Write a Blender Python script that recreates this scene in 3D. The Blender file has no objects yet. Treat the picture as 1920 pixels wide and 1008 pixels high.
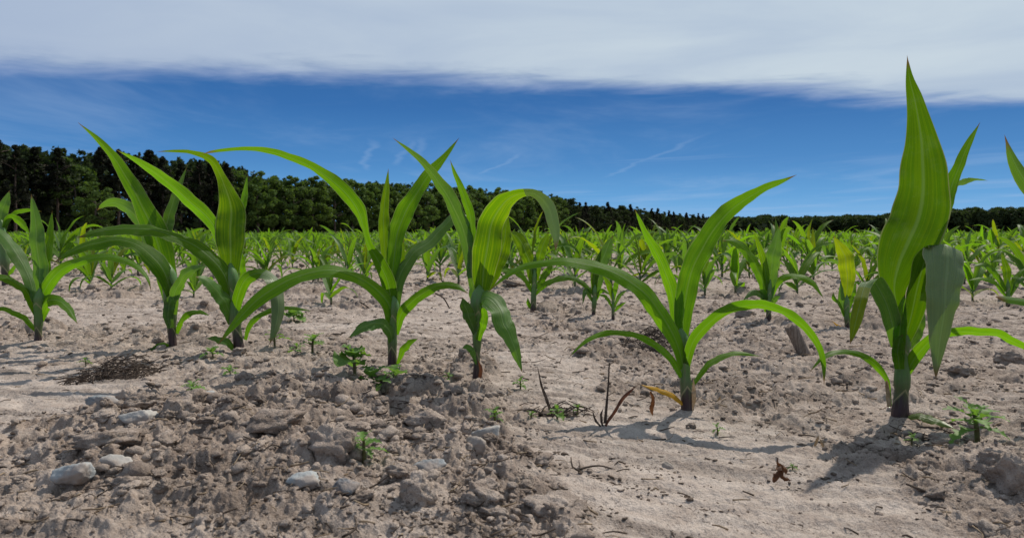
MODE_FULL = False
SUN_E, SKY_K = 4.4, .10
import bpy, math, random
import numpy as np

# ------------------------------------------------------------------ frame
# F: focal length in photo pixels, (CX, CY): principal point / horizon, H: camera height
F, CX, CY, H = 850.0, 600.0, 257.0, 0.19
FULL = MODE_FULL
W_FRAME = 1920.0 if FULL else 1200.0

scene = bpy.context.scene
COL = scene.collection
RNG = random.Random(7)


def gd(py):
    """distance of flat ground seen at photo row py"""
    return F * H / (py - CY)


def P(px, py, d):
    return np.array([(px - CX) * d / F, d, H - (py - CY) * d / F])


def G(px, py):
    d = gd(py)
    return ((px - CX) * d / F, d)


# ------------------------------------------------------------------ objects
def tag(o, label=None, cat=None, group=None, kind=None):
    if label: o['label'] = label
    if cat: o['category'] = cat
    if group: o['group'] = group
    if kind: o['kind'] = kind
    return o


def empty(name, loc):
    o = bpy.data.objects.new(name, None)
    o.empty_display_size = 0.02
    COL.objects.link(o)
    o.location = loc
    return o


def mesh_np(name, V, faces, uv=None, smooth=True):
    """V (n,3); faces: (m,3|4) array or a list of arrays; uv per vertex (n,2)"""
    V = np.asarray(V, dtype=np.float32)
    fl = faces if isinstance(faces, list) else [faces]
    fl = [np.asarray(f, dtype=np.int32) for f in fl if len(f)]
    me = bpy.data.meshes.new(name)
    me.vertices.add(len(V))
    me.vertices.foreach_set('co', V.ravel())
    loops = np.concatenate([f.ravel() for f in fl])
    tot = np.concatenate([np.full(len(f), f.shape[1], dtype=np.int32) for f in fl])
    start = np.concatenate([[0], np.cumsum(tot)[:-1]]).astype(np.int32)
    me.loops.add(len(loops))
    me.loops.foreach_set('vertex_index', loops)
    me.polygons.add(len(tot))
    me.polygons.foreach_set('loop_start', start)
    me.polygons.foreach_set('loop_total', tot)
    if smooth:
        me.polygons.foreach_set('use_smooth', np.ones(len(tot), dtype=bool))
    if uv is not None:
        l = me.uv_layers.new(name='UVMap')
        l.data.foreach_set('uv', np.asarray(uv, dtype=np.float32)[loops].ravel())
    me.update(calc_edges=True)
    return me


def obj(name, me, mat, parent=None, loc=None):
    o = bpy.data.objects.new(name, me)
    if mat is not None:
        for m in (mat if isinstance(mat, (list, tuple)) else [mat]):
            if m.name not in [x.name for x in me.materials if x]:
                me.materials.append(m)
    COL.objects.link(o)
    if parent is not None: o.parent = parent
    if loc is not None: o.location = loc
    return o


class MB:
    """collects vertex / face / uv arrays for one mesh"""
    def __init__(s):
        s.V, s.Q, s.T, s.U, s.n = [], [], [], [], 0

    def add(s, V, quads=None, tris=None, uv=None):
        V = np.asarray(V, dtype=np.float32)
        if quads is not None and len(quads): s.Q.append(np.asarray(quads) + s.n)
        if tris is not None and len(tris): s.T.append(np.asarray(tris) + s.n)
        s.V.append(V)
        s.U.append(np.zeros((len(V), 2), np.float32) if uv is None else np.asarray(uv, np.float32))
        s.n += len(V)

    def mesh(s, name, smooth=True):
        fl = []
        if s.Q: fl.append(np.concatenate(s.Q))
        if s.T: fl.append(np.concatenate(s.T))
        return mesh_np(name, np.concatenate(s.V), fl, np.concatenate(s.U), smooth)


# ------------------------------------------------------------------ noise
def hash2(ix, iy, seed):
    h = (ix.astype(np.int64) * 374761393 + iy.astype(np.int64) * 668265263 + seed * 1442695041) & 0xFFFFFFFF
    h = ((h ^ (h >> 13)) * 1274126177) & 0xFFFFFFFF
    h = ((h ^ (h >> 16)) * 2246822519) & 0xFFFFFFFF
    return ((h ^ (h >> 15)) & 0xFFFFFF) / float(0xFFFFFF)


def vnoise(x, y, seed=0):
    """gradient noise, about -1..1"""
    ix, iy = np.floor(x), np.floor(y)
    fx, fy = x - ix, y - iy
    u = fx * fx * fx * (fx * (fx * 6 - 15) + 10)
    v = fy * fy * fy * (fy * (fy * 6 - 15) + 10)

    def g(ox, oy):
        a = hash2(ix + ox, iy + oy, seed) * 2 * math.pi
        return np.cos(a) * (fx - ox) + np.sin(a) * (fy - oy)
    return 1.5 * ((g(0, 0) * (1 - u) + g(1, 0) * u) * (1 - v) + (g(0, 1) * (1 - u) + g(1, 1) * u) * v)


def fbm(x, y, oct=4, seed=0, gain=0.5):
    s, a = 0.0, 1.0
    for i in range(oct):
        s = s + a * vnoise(x * 2 ** i + 17.3 * i, y * 2 ** i - 9.1 * i, seed + i)
        a *= gain
    return s


def lumps(x, y, cell, seed, dens=0.6):
    """round lumps of varied size, one at most per cell: 0..1"""
    gx, gy = x / cell, y / cell
    ix, iy = np.floor(gx), np.floor(gy)
    best = np.zeros_like(x)
    for ox in (-1, 0, 1):
        for oy in (-1, 0, 1):
            cx, cy = ix + ox, iy + oy
            px = cx + 0.15 + 0.7 * hash2(cx, cy, seed)
            py = cy + 0.15 + 0.7 * hash2(cx, cy, seed + 1)
            r = 0.22 + 0.5 * hash2(cx, cy, seed + 2) ** 1.6
            on = hash2(cx, cy, seed + 3) < dens
            q = 1 - ((gx - px) ** 2 + (gy - py) ** 2) / (r * r)
            b = np.where(on & (q > 0), np.maximum(q, 0) ** .55 * r * (1.2 + .7 * hash2(cx, cy, seed + 4)), 0)
            best = np.maximum(best, b)
    return best


def sstep(a, b, x):
    t = np.clip((x - a) / (b - a), 0, 1)
    return t * t * (3 - 2 * t)


# ------------------------------------------------------------------ ground form
ROW_U = np.array([0.922, -0.387])          # along the corn rows
ROW_N = np.array([0.387, 0.922])           # across them
V0, ROW_GAP = 0.836, 0.79

# patches of cloddy (1) and smooth sandy (0) soil: centre and radii given as seen on flat ground
PATCH = [(470, 372, 170, 14, .25), (520, 345, 90, 14, .3), (130, 352, 120, 12, .3), (30, 455, 140, 62, .10), (640, 425, 70, 45, .22),
         (760, 535, 200, 80, .07), (890, 590, 250, 75, .07), (300, 405, 230, 26, .7), (1010, 410, 270, 46, .8),
         (770, 388, 90, 25, .85), (320, 525, 330, 72, 1.0), (430, 470, 190, 45, 1.0), (610, 590, 90, 46, 1.0),
         (20, 585, 70, 36, .8), (1150, 540, 95, 62, .85)]
BASES = []          # (x, y) where a front plant stands: keep the soil level there


def rough(x, y):
    v = x * ROW_N[0] + y * ROW_N[1]
    u = x * ROW_U[0] + y * ROW_U[1]
    n = fbm(u / .32, v / .16, 3, 40)
    R = 0.55 + 0.42 * sstep(-.3, .5, n)
    ys = np.maximum(y, 0.05)
    px, py = CX + F * x / ys, CY + F * H / ys
    wob = 0.35 * fbm(x / .09, y / .09, 3, 44)
    for cx, cy, rx, ry, val in PATCH:
        e = np.sqrt(((px - cx) / rx) ** 2 + ((py - cy) / ry) ** 2) + wob
        w = (1 - sstep(.75, 1.15, e)) * (y > 0.05)
        R = R * (1 - w) + val * w
    return R


MOUND = [(330, 520, .20, .016), (150, 520, .12, .012), (560, 560, .10, .008), (1160, 545, .12, .010),
         (340, 560, .06, .012), (1010, 400, .30, .008), (240, 400, .25, .006)]


def height(x, y):
    x = np.atleast_1d(np.asarray(x, float)); y = np.atleast_1d(np.asarray(y, float))
    R = rough(x, y)
    r = np.hypot(x, y)
    near = 1 - sstep(5, 9, r)
    h = 0.010 * fbm(x / .55, y / .55, 3, 3) * (1 - sstep(2, 6, r) * .5)
    v = x * ROW_N[0] + y * ROW_N[1]
    for cx, cy, rad, a in MOUND:
        gx, gy = G(cx, cy)
        h += a * np.exp(-((x - gx) ** 2 + (y - gy) ** 2) / (rad * rad))
    m = near > 0
    if m.any():
        xm, ym, Rm = x[m], y[m], R[m]
        wx = xm + .008 * fbm(xm / .024, ym / .024, 3, 61, .6); wy = ym + .008 * fbm(xm / .024, ym / .024, 3, 65, .6)
        big = lumps(wx, wy, .070, 11, .5) * .024
        mid = lumps(wx, wy, .028, 21, .5) * .0085
        sml = lumps(wx, wy, .011, 31, .6) * .0042
        bil = (1 - np.abs(fbm(xm / .05, ym / .05, 5, 51, .55))) * .009
        c = Rm ** 1.5 * (np.maximum(big * Rm, mid) + .6 * sml + bil - .008)
        fine = (.0010 + .0012 * Rm) * fbm(xm / .008, ym / .008, 3, 71, .65)
        vm = xm * ROW_N[0] + ym * ROW_N[1]
        rip = .0016 * np.sin(2 * math.pi * (vm / .036 + .8 * fbm(xm / .12, ym / .12, 2, 81))) * (1 - Rm)
        h[m] += near[m] * (c + fine + rip)
    keep = np.ones_like(h)
    for bx, by in BASES:
        keep *= 1 - .85 * np.exp(-((x - bx) ** 2 + (y - by) ** 2) / .028 ** 2)
    ring = np.zeros_like(h)
    for bx, by in BASES:
        ring += .0045 * np.exp(-((x - bx) ** 2 + (y - by) ** 2) / .017 ** 2)       # soil drawn up round each stalk
    return h * keep + ring


def hz(x, y):
    return float(height([x], [y])[0])
# ------------------------------------------------------------------ materials
class NT:
    def __init__(s, tree):
        s.t = tree; s.t.nodes.clear()

    def n(s, typ, **kw):
        nd = s.t.nodes.new(typ)
        for k, v in kw.items():
            if k in ('ins',):
                for i, val in v.items():
                    s.set(nd.inputs[i], val)
            else:
                setattr(nd, k, v)
        return nd

    def set(s, inp, val):
        if isinstance(val, bpy.types.NodeSocket): s.t.links.new(val, inp)
        elif isinstance(val, (tuple, list)) and len(val) == 3 and inp.type == 'RGBA': inp.default_value = (*val, 1)
        else: inp.default_value = val

    def m(s, op, a, b=None, c=None, clamp=False):
        nd = s.t.nodes.new('ShaderNodeMath'); nd.operation = op; nd.use_clamp = clamp
        for i, v in enumerate((a, b, c)):
            if v is not None: s.set(nd.inputs[i], v)
        return nd.outputs[0]

    def vm(s, op, a, b=None, scale=None):
        nd = s.t.nodes.new('ShaderNodeVectorMath'); nd.operation = op
        s.set(nd.inputs[0], a)
        if b is not None: s.set(nd.inputs[1], b)
        if scale is not None: s.set(nd.inputs[3], scale)
        return nd.outputs[1] if op in ('DOT_PRODUCT', 'LENGTH', 'DISTANCE') else nd.outputs[0]

    def noise(s, vec, scale, detail=3, rough=.55, dist=0, out=0):
        nd = s.n('ShaderNodeTexNoise', ins={'Vector': vec, 'Scale': scale, 'Detail': detail, 'Roughness': rough, 'Distortion': dist})
        return nd.outputs[out]

    def ramp(s, fac, stops):
        nd = s.t.nodes.new('ShaderNodeValToRGB')
        el = nd.color_ramp.elements
        while len(el) < len(stops): el.new(.5)
        for e, (p, c) in zip(el, stops):
            e.position = p
            e.color = (c, c, c, 1) if isinstance(c, (int, float)) else (*c, 1)
        s.set(nd.inputs[0], fac)
        return nd.outputs[0]

    def mix(s, fac, a, b, blend='MIX'):
        nd = s.t.nodes.new('ShaderNodeMix'); nd.data_type = 'RGBA'; nd.blend_type = blend
        s.set(nd.inputs[0], fac); s.set(nd.inputs[6], a); s.set(nd.inputs[7], b)
        return nd.outputs[2]

    def ms(s, x, a, b):
        nd = s.n('ShaderNodeMapRange', interpolation_type='SMOOTHSTEP', ins={0: x, 1: a, 2: b})
        return nd.outputs[0]


def new_mat(name):
    m = bpy.data.materials.new(name); m.use_nodes = True
    return m, NT(m.node_tree)


def out(t, shader):
    o = t.n('ShaderNodeOutputMaterial'); t.set(o.inputs[0], shader)


def soil_mat(name, dark=1.0, attr=True):
    m, t = new_mat(name)
    pos = t.n('ShaderNodeNewGeometry').outputs['Position']
    big = t.noise(pos, 5.0, 4, .6)
    med = t.noise(pos, 38.0, 5, .65)
    fine = t.noise(pos, 420.0, 4, .7)
    grain = t.noise(pos, 950.0, 2, .7)
    sand = t.mix(t.ms(med, .3, .7), (.385, .318, .272), (.53, .458, .402))
    cl = t.mix(t.ms(med, .3, .7), (.195, .148, .118), (.42, .342, .284))
    if attr:
        r = t.n('ShaderNodeAttribute', attribute_name='rough').outputs['Fac']
    else:
        r = .75
    f = t.m('ADD', t.m('MULTIPLY', r, .9), t.m('MULTIPLY', t.m('SUBTRACT', big, .5), 1.3), clamp=True)
    c = t.mix(f, sand, cl)
    # bits of dark organic matter and pale quartz grains
    rot = t.n('ShaderNodeVectorRotate', rotation_type='Z_AXIS', ins={'Vector': pos, 'Angle': math.atan2(.387, .922)}).outputs[0]
    drift = t.noise(t.vm('MULTIPLY', rot, (4., 34., 4.)), 1., 4, .6)          # bands of dark litter left along the rows
    clus = t.ms(t.m('ADD', t.m('MULTIPLY', t.noise(pos, 26., 3, .6), .55), t.m('MULTIPLY', drift, .5)), .44, .64)
    sp = t.m('MULTIPLY', t.ms(fine, .55, .63), clus)
    sp = t.m('MAXIMUM', sp, t.m('MULTIPLY', t.ms(t.noise(pos, 170., 4, .7), .60, .68), t.m('MULTIPLY_ADD', clus, .8, .2)))
    c = t.mix(t.m('MULTIPLY', t.ms(drift, .46, .68), .6), c, (.155, .122, .10))
    c = t.mix(t.m('MULTIPLY', sp, .85), c, (.055, .042, .034))
    c = t.mix(t.m('MULTIPLY', t.ms(grain, .62, .72), .6), c, (.64, .59, .55))
    c = t.mix(t.m('MULTIPLY', t.ms(grain, .42, .30), .5), c, (.10, .078, .064))
    if dark != 1.0:
        c = t.mix(1.0, c, (dark, dark * (.93 if dark < .6 else .98), dark * (.87 if dark < .6 else .96)), 'MULTIPLY')
    hgt = t.m('ADD', t.m('MULTIPLY', fine, .7), t.m('MULTIPLY', grain, .35))
    hgt = t.m('ADD', hgt, t.m('MULTIPLY', t.noise(pos, 130., 3, .6), .9))
    b = t.n('ShaderNodeBump', ins={'Strength': .9, 'Distance': .0036, 'Height': hgt})
    p = t.n('ShaderNodeBsdfPrincipled', ins={'Base Color': c, 'Roughness': .95, 'Specular IOR Level': .15, 'Normal': b.outputs[0]})
    out(t, p.outputs[0])
    return m


def leaf_mat(name, base, trans, stripe=.5, tfac=.45, tip=(.16, .09, .03), rough=.38, edge=(.30, .30, .14), freq=13, margin=.6, spec=.18, sharp=0.):
    m, t = new_mat(name)
    uv = t.n('ShaderNodeUVMap').outputs[0]
    sep = t.n('ShaderNodeSeparateXYZ', ins={0: uv})
    u, v = sep.outputs[0], sep.outputs[1]
    rnd = t.n('ShaderNodeObjectInfo').outputs['Random']
    lo = t.n('ShaderNodeCombineXYZ', ins={0: t.m('MULTIPLY', u, 3.0), 1: t.m('MULTIPLY', v, 3.5), 2: t.m('MULTIPLY', rnd, 40.)}).outputs[0]
    blot = t.noise(lo, 1.6, 3, .6)
    vein_v = t.n('ShaderNodeCombineXYZ', ins={0: t.m('MULTIPLY', u, freq * 2.2), 1: t.m('MULTIPLY', v, 1.3), 2: t.m('MULTIPLY', rnd, 40.)}).outputs[0]
    vn = t.noise(vein_v, 1.0, 2, .5)
    fine = t.m('SINE', t.m('MULTIPLY', u, freq * 6.283 * 2.0))
    d = t.m('ABSOLUTE', t.m('SUBTRACT', u, .5))
    mid = t.ms(d, .05, .015)
    st = t.m('ADD', t.m('MULTIPLY', t.ms(vn, .40 + .08 * sharp, .62 - .03 * sharp), .75), t.m('MULTIPLY', t.m('MULTIPLY_ADD', fine, .5, .5), .25))
    k = t.m('MULTIPLY_ADD', blot, .5, .75)
    k = t.m('MULTIPLY', k, t.m('MULTIPLY_ADD', rnd, .4, .8))
    bvar = t.mix(t.m('MULTIPLY', st, stripe), base, tuple(min(1, x * q) for x, q in zip(base, (1.9, 1.55, 1.3))))
    bcol = t.vm('SCALE', bvar, scale=k)
    tvar = t.mix(t.m('MULTIPLY', st, stripe), trans, tuple(min(1, x * q) for x, q in zip(trans, (2.0, 1.4, .9))))
    tcol = t.vm('SCALE', tvar, scale=k)
    midc = t.m('MULTIPLY', mid, .5)
    bcol = t.mix(midc, bcol, (.20, .29, .12)); tcol = t.mix(t.m('MULTIPLY', mid, .35), tcol, (.16, .28, .05))
    dust = t.m('MULTIPLY', t.ms(t.noise(t.n('ShaderNodeTexCoord').outputs['Object'], 45., 4, .7), .52, .72), .22)
    bcol = t.mix(dust, bcol, (.24, .21, .16))
    tp = t.ms(v, .93, .985)
    eg = t.m('MULTIPLY', t.ms(d, .47, .493), margin)
    bcol = t.mix(tp, t.mix(eg, bcol, edge), tip); tcol = t.mix(tp, t.mix(eg, tcol, edge), tip)
    # pale dusty specks
    spk = t.ms(t.noise(t.n('ShaderNodeTexCoord').outputs['Object'], 260., 2, .6), .70, .76)
    bcol = t.mix(t.m('MULTIPLY', spk, .35), bcol, (.35, .36, .28))
    bmp = t.n('ShaderNodeBump', ins={'Strength': t.m('MULTIPLY', t.m('SUBTRACT', 1., t.ms(v, .45, .8)), .4), 'Distance': .0008, 'Height': t.m('ADD', t.ms(vn, .40, .62), t.m('MULTIPLY', mid, 1.5))})
    p = t.n('ShaderNodeBsdfPrincipled', ins={'Base Color': bcol, 'Roughness': rough, 'Specular IOR Level': spec, 'Normal': bmp.outputs[0]})
    tr = t.n('ShaderNodeBsdfTranslucent', ins={0: tcol})
    mx = t.n('ShaderNodeMixShader', ins={0: tfac, 1: p.outputs[0], 2: tr.outputs[0]})
    out(t, mx.outputs[0])
    return m


def stalk_mat(name, split=.40):
    m, t = new_mat(name)
    sep = t.n('ShaderNodeSeparateXYZ', ins={0: t.n('ShaderNodeUVMap').outputs[0]})
    u, v = sep.outputs[0], sep.outputs[1]
    pos = t.n('ShaderNodeTexCoord').outputs['Object']
    nz = t.noise(t.vm('MULTIPLY', pos, (300., 300., 25.)), 1., 3, .6)
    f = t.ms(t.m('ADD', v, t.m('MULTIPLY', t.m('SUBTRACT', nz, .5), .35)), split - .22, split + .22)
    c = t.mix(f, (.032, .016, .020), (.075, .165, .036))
    c = t.mix(t.m('MULTIPLY', t.ms(nz, .55, .7), .5), c, (.11, .075, .06))
    fr = t.m('FRACT', t.m('ADD', t.m('MULTIPLY', v, 2.6), t.m('MULTIPLY', t.m('ABSOLUTE', t.m('SUBTRACT', u, .5)), 1.4)))
    c = t.mix(t.m('MULTIPLY', t.ms(fr, .90, .97), .75), c, (.26, .24, .13))          # pale margins of the wrapped sheaths
    c = t.mix(t.m('MULTIPLY', t.ms(fr, .5, .0), .35), c, (.11, .15, .06))
    b = t.n('ShaderNodeBump', ins={'Strength': .4, 'Distance': .001, 'Height': nz})
    p = t.n('ShaderNodeBsdfPrincipled', ins={'Base Color': c, 'Roughness': .42, 'Specular IOR Level': .4, 'Normal': b.outputs[0]})
    out(t, p.outputs[0])
    return m


def plain_mat(name, c1, c2, scale, rough=.8, bump=.5, bd=.001, trans=None, spec=.25, detail=4, stretch=None):
    m, t = new_mat(name)
    pos = t.n('ShaderNodeTexCoord').outputs['Object']
    q = t.vm('MULTIPLY', pos, stretch) if stretch else pos
    n = t.noise(q, scale, detail, .65)
    c = t.mix(t.ms(n, .32, .68), c1, c2)
    rnd = t.n('ShaderNodeObjectInfo').outputs['Random']
    c = t.vm('SCALE', c, scale=t.m('MULTIPLY_ADD', rnd, .4, .8))
    b = t.n('ShaderNodeBump', ins={'Strength': bump, 'Distance': bd, 'Height': n})
    p = t.n('ShaderNodeBsdfPrincipled', ins={'Base Color': c, 'Roughness': rough, 'Specular IOR Level': spec, 'Normal': b.outputs[0]})
    sh = p.outputs[0]
    if trans:
        tr = t.n('ShaderNodeBsdfTranslucent', ins={0: trans})
        sh = t.n('ShaderNodeMixShader', ins={0: .35, 1: sh, 2: tr.outputs[0]}).outputs[0]
    out(t, sh)
    return m


def stone_mat(name, c1, c2, scale, rough=.8, bump=.5):
    m, t = new_mat(name)
    pos = t.n('ShaderNodeTexCoord').outputs['Object']
    n = t.noise(pos, scale, 5, .7); n2 = t.noise(pos, scale * .45, 4, .6)
    c = t.mix(t.ms(n, .3, .7), c1, c2)
    c = t.mix(t.m('MULTIPLY', t.ms(t.noise(pos, scale * 6, 3, .7), .58, .68), .5), c, tuple(.4 * x for x in c1))
    c = t.mix(t.m('MULTIPLY', t.ms(n2, .42, .60), .92), c, (.28, .235, .205))      # caked soil
    b = t.n('ShaderNodeBump', ins={'Strength': .8, 'Distance': .002, 'Height': t.m('ADD', n, t.m('MULTIPLY', n2, .6))})
    p = t.n('ShaderNodeBsdfPrincipled', ins={'Base Color': c, 'Roughness': .85, 'Specular IOR Level': .2, 'Normal': b.outputs[0]})
    out(t, p.outputs[0])
    return m


M = {}
M['soil'] = soil_mat('sandy_soil')
M['clod'] = soil_mat('clod_soil', 1.0, False)
M['leaf'] = leaf_mat('corn_leaf', (.036, .108, .008), (.112, .305, .004), .8, .58, rough=.5)
M['leaf_dull'] = leaf_mat('corn_leaf_waxy', (.052, .122, .034), (.105, .255, .010), .5, .45, rough=.5, spec=.26)
M['leaf_bright'] = leaf_mat('corn_leaf_young', (.034, .090, .006), (.115, .265, .002), 1.35, .52, rough=.46, sharp=1., spec=.14)
M['leaf_yellow'] = leaf_mat('corn_leaf_pale', (.062, .11, .008), (.190, .31, .003), .7, .55, rough=.5)
M['leaf_broad'] = leaf_mat('corn_leaf_broad', (.030, .082, .004), (.084, .205, .001), .5, .5, rough=.46, sharp=.6, spec=.12)
M['leaf_waxy'] = leaf_mat('corn_leaf_sky_sheen', (.108, .166, .066), (.09, .19, .012), .3, .30, rough=.45, spec=.5)  # waxy upper face, the sky's pale reflection put into its base colour
M['leaf_old'] = leaf_mat('corn_leaf_margined', (.075, .13, .04), (.16, .26, .03), .4, .35, edge=(.45, .22, .05), margin=.9)
M['leaf_dead'] = leaf_mat('corn_leaf_yellowed', (.50, .30, .03), (.50, .26, .02), .4, .4, tip=(.12, .05, .02))
M['leaf_mass'] = leaf_mat('corn_leaf_far', (.042, .110, .014), (.135, .310, .006), .6, .5, freq=6, rough=.5)
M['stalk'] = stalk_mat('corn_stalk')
M['weed'] = plain_mat('weed_leaf', (.075, .155, .03), (.12, .22, .045), 90., .55, trans=(.22, .42, .04))
M['weed_stem'] = plain_mat('weed_stem', (.07, .05, .02), (.09, .12, .04), 90., .6)
M['stone_pale'] = stone_mat('pale_stone', (.30, .29, .27), (.47, .45, .42), 70., .75, .6)
M['stone_blue'] = stone_mat('blue_grey_stone', (.15, .165, .175), (.31, .33, .34), 90., .7, .6)
M['stone_white'] = stone_mat('bluish_white_stone', (.25, .27, .275), (.44, .465, .465), 80., .6, .5)
M['stone_dark'] = stone_mat('dark_speckled_stone', (.06, .065, .075), (.30, .32, .34), 240., .65, .6)
M['stone_tan'] = stone_mat('buff_stone', (.22, .19, .16), (.40, .355, .31), 60., .8, .7)
M['dark_soil'] = soil_mat('dark_crumb_soil', .42, False)
M['straw'] = plain_mat('dry_straw', (.20, .14, .09), (.42, .33, .23), 120., .75, trans=(.2, .13, .06))
M['twig'] = plain_mat('dark_twig', (.024, .017, .013), (.11, .082, .062), 160., .8)
M['grey_stub'] = plain_mat('weathered_stalk', (.09, .07, .056), (.22, .18, .15), 10., .85, .8, stretch=(60., 60., 6.))
M['dead_red'] = plain_mat('reddish_dead_leaf', (.055, .024, .018), (.14, .07, .045), 120., .7, trans=(.14, .05, .02))
M['rust'] = plain_mat('rust_brown_leaf', (.055, .024, .012), (.17, .08, .035), 140., .6, trans=(.14, .05, .015))
# ------------------------------------------------------------------ camera, sun, sky
SUN_EL, SUN_AZ = math.radians(52), math.radians(42)     # azimuth to the right of the view
w = bpy.data.worlds.new('World'); scene.world = w; w.use_nodes = True
t = NT(w.node_tree)
sky = t.n('ShaderNodeTexSky', sky_type='NISHITA', sun_disc=False, sun_elevation=SUN_EL, sun_rotation=SUN_AZ,
          altitude=100., air_density=1.0, dust_density=.15, ozone_density=2.2)
dirv = t.vm('NORMALIZE', t.n('ShaderNodeTexCoord').outputs['Generated'])
s3 = t.n('ShaderNodeSeparateXYZ', ins={0: dirv})
z = t.m('MAXIMUM', s3.outputs[2], .008)
cx, cy = t.m('DIVIDE', s3.outputs[0], z), t.m('DIVIDE', s3.outputs[1], z)
pl = t.n('ShaderNodeCombineXYZ', ins={0: cx, 1: cy, 2: 0.}).outputs[0]      # a flat cloud layer overhead
nish = t.vm('SCALE', sky.outputs[0], scale=SKY_K)
deep = t.ramp(t.m('MULTIPLY', z, 2.0), [(0., (.36, .60, .85)), (.035, (.21, .46, .78)), (.10, (.118, .352, .69)), (.19, (.070, .245, .56)), (.34, (.034, .152, .42)), (.6, (.02, .09, .28)), (1., (.015, .06, .18))])
blue = t.mix(.97, nish, deep)
# thin high veils and streaks
sv = t.vm('MULTIPLY', pl, (.35, .16, 1.))
veil = t.m('MULTIPLY', t.ms(t.noise(sv, 1.0, 6, .62, .5), .45, .76), .30)
sv2 = t.n('ShaderNodeVectorRotate', rotation_type='Z_AXIS', ins={'Vector': pl, 'Angle': .5}).outputs[0]
veil2 = t.m('MULTIPLY', t.ms(t.noise(t.vm('MULTIPLY', sv2, (.22, .9, 1.)), .8, 5, .6, .3), .55, .84), .22)
veil = t.m('MAXIMUM', veil, veil2)
# old contrails as lines in the cloud layer
wob = t.vm('SCALE', t.vm('SUBTRACT', t.noise(pl, .55, 3, .6, 0, 1), (.5, .5, .5)), scale=.5)
plw = t.vm('ADD', pl, wob)
plw = t.vm('MULTIPLY', plw, (1., 1., 0.))
for (ax, ay), (bx, by), wd, st in [((-2.35, 11.6), (-1.42, 7.3), .05, .15), ((-.60, 12.6), (.25, 8.2), .05, .17),
                                   ((1.60, 13.2), (2.0, 6.7), .05, .14), ((-1.75, 10.8), (-.95, 7.2), .05, .13),
                                   ((-1.35, 10.4), (-.88, 7.0), .06, .12)]:
    e = (bx - ax, by - ay, 0.); L2 = e[0] ** 2 + e[1] ** 2
    rel = t.vm('SUBTRACT', plw, (ax, ay, 0.))
    h = t.m('DIVIDE', t.vm('DOT_PRODUCT', rel, e), L2, clamp=True)
    nd = t.n('ShaderNodeVectorMath', operation='SCALE'); nd.inputs[0].default_value = e; t.set(nd.inputs[3], h)
    dd = t.vm('LENGTH', t.vm('SUBTRACT', rel, nd.outputs[0]))
    fade = t.ms(t.m('ABSOLUTE', t.m('SUBTRACT', h, .5)), .5, .25)
    veil = t.m('MAXIMUM', veil, t.m('MULTIPLY', t.m('MULTIPLY', t.ms(dd, wd * 1.7, 0.), fade), st))
c = t.mix(veil, blue, (.44, .58, .80))
# the broad sheet of cloud above, with its frayed edge
n1 = t.noise(t.vm('MULTIPLY', pl, (.45, .6, 1.)), 1.0, 5, .58, .4)
edge = t.m('ADD', t.m('MULTIPLY_ADD', cx, .17, 4.88), t.m('MULTIPLY', t.m('SUBTRACT', n1, .5), 1.5))
dlt = t.m('SUBTRACT', edge, cy)
fray = t.m('MULTIPLY', t.m('SUBTRACT', t.noise(t.vm('MULTIPLY', pl, (1.1, 1.6, 1.)), 1.6, 6, .62, .5), .5), .9)
cov = t.m('MULTIPLY', t.ms(t.m('ADD', dlt, fray), -.34, .66), t.m('MULTIPLY_ADD', t.ms(t.m('ADD', cy, t.m('MULTIPLY', t.m('SUBTRACT', n1, .5), 2.)), .9, 2.2), .28, .72))
n2 = t.noise(t.vm('MULTIPLY', pl, (.6, .6, 1.)), 1.2, 6, .52, .5)
white = t.mix(t.ms(t.m('ADD', t.m('MULTIPLY', n2, .7), t.m('MULTIPLY', t.noise(pl, .22, 3, .5), .3)), .34, .66), (.44, .54, .675), (.57, .665, .745))
lilac = (.31, .40, .62)
white = t.mix(t.m('MULTIPLY', t.ms(cx, 1.2, -3.2), .75), white, (.355, .445, .62))      # thicker, greyer cloud to the left
cl = t.mix(t.ms(dlt, -.1, .5), lilac, white)
c = t.mix(cov, c, cl)
# below the horizon only the ground is seen; a dim earth tone keeps bounce light plausible
c = t.mix(t.ms(s3.outputs[2], 0., -.02), c, (.12, .10, .085))
bg = t.n('ShaderNodeBackground', ins={0: c, 1: 1.0})
wo = t.n('ShaderNodeOutputWorld'); t.set(wo.inputs[0], bg.outputs[0])

sun = bpy.data.lights.new('sun', 'SUN'); sun.energy = SUN_E; sun.angle = math.radians(.5); sun.color = (1., .92, .81)
so = bpy.data.objects.new('sun', sun); COL.objects.link(so)
sdir = np.array([math.sin(SUN_AZ) * math.cos(SUN_EL), math.cos(SUN_AZ) * math.cos(SUN_EL), math.sin(SUN_EL)])
from mathutils import Vector
so.rotation_euler = Vector(sdir).to_track_quat('Z', 'Y').to_euler()
so.location = (3, 4, 5)

cam = bpy.data.cameras.new('camera'); co = bpy.data.objects.new('camera', cam); COL.objects.link(co)
co.location = (0, 0, H); co.rotation_euler = (math.radians(90), 0, 0)
cam.sensor_width = 36; cam.lens = F / W_FRAME * 36
hp = W_FRAME * 537 / 1024
cam.shift_x = (W_FRAME / 2 - CX) / W_FRAME
cam.shift_y = -(297.5 - CY) / W_FRAME if not FULL else -(hp / 2 - CY) / W_FRAME
cam.clip_start = .02; cam.clip_end = 6000
cam.dof.use_dof = True; cam.dof.focus_distance = .92
cam.dof.aperture_fstop = cam.lens / 1.3
scene.camera = co
scene.view_settings.view_transform = 'Standard'; scene.view_settings.look = 'None'
scene.view_settings.exposure = 0; scene.view_settings.gamma = 1
scene.cycles.max_bounces = 8; scene.cycles.transmission_bounces = 6
scene.cycles.use_denoising = True

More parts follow.
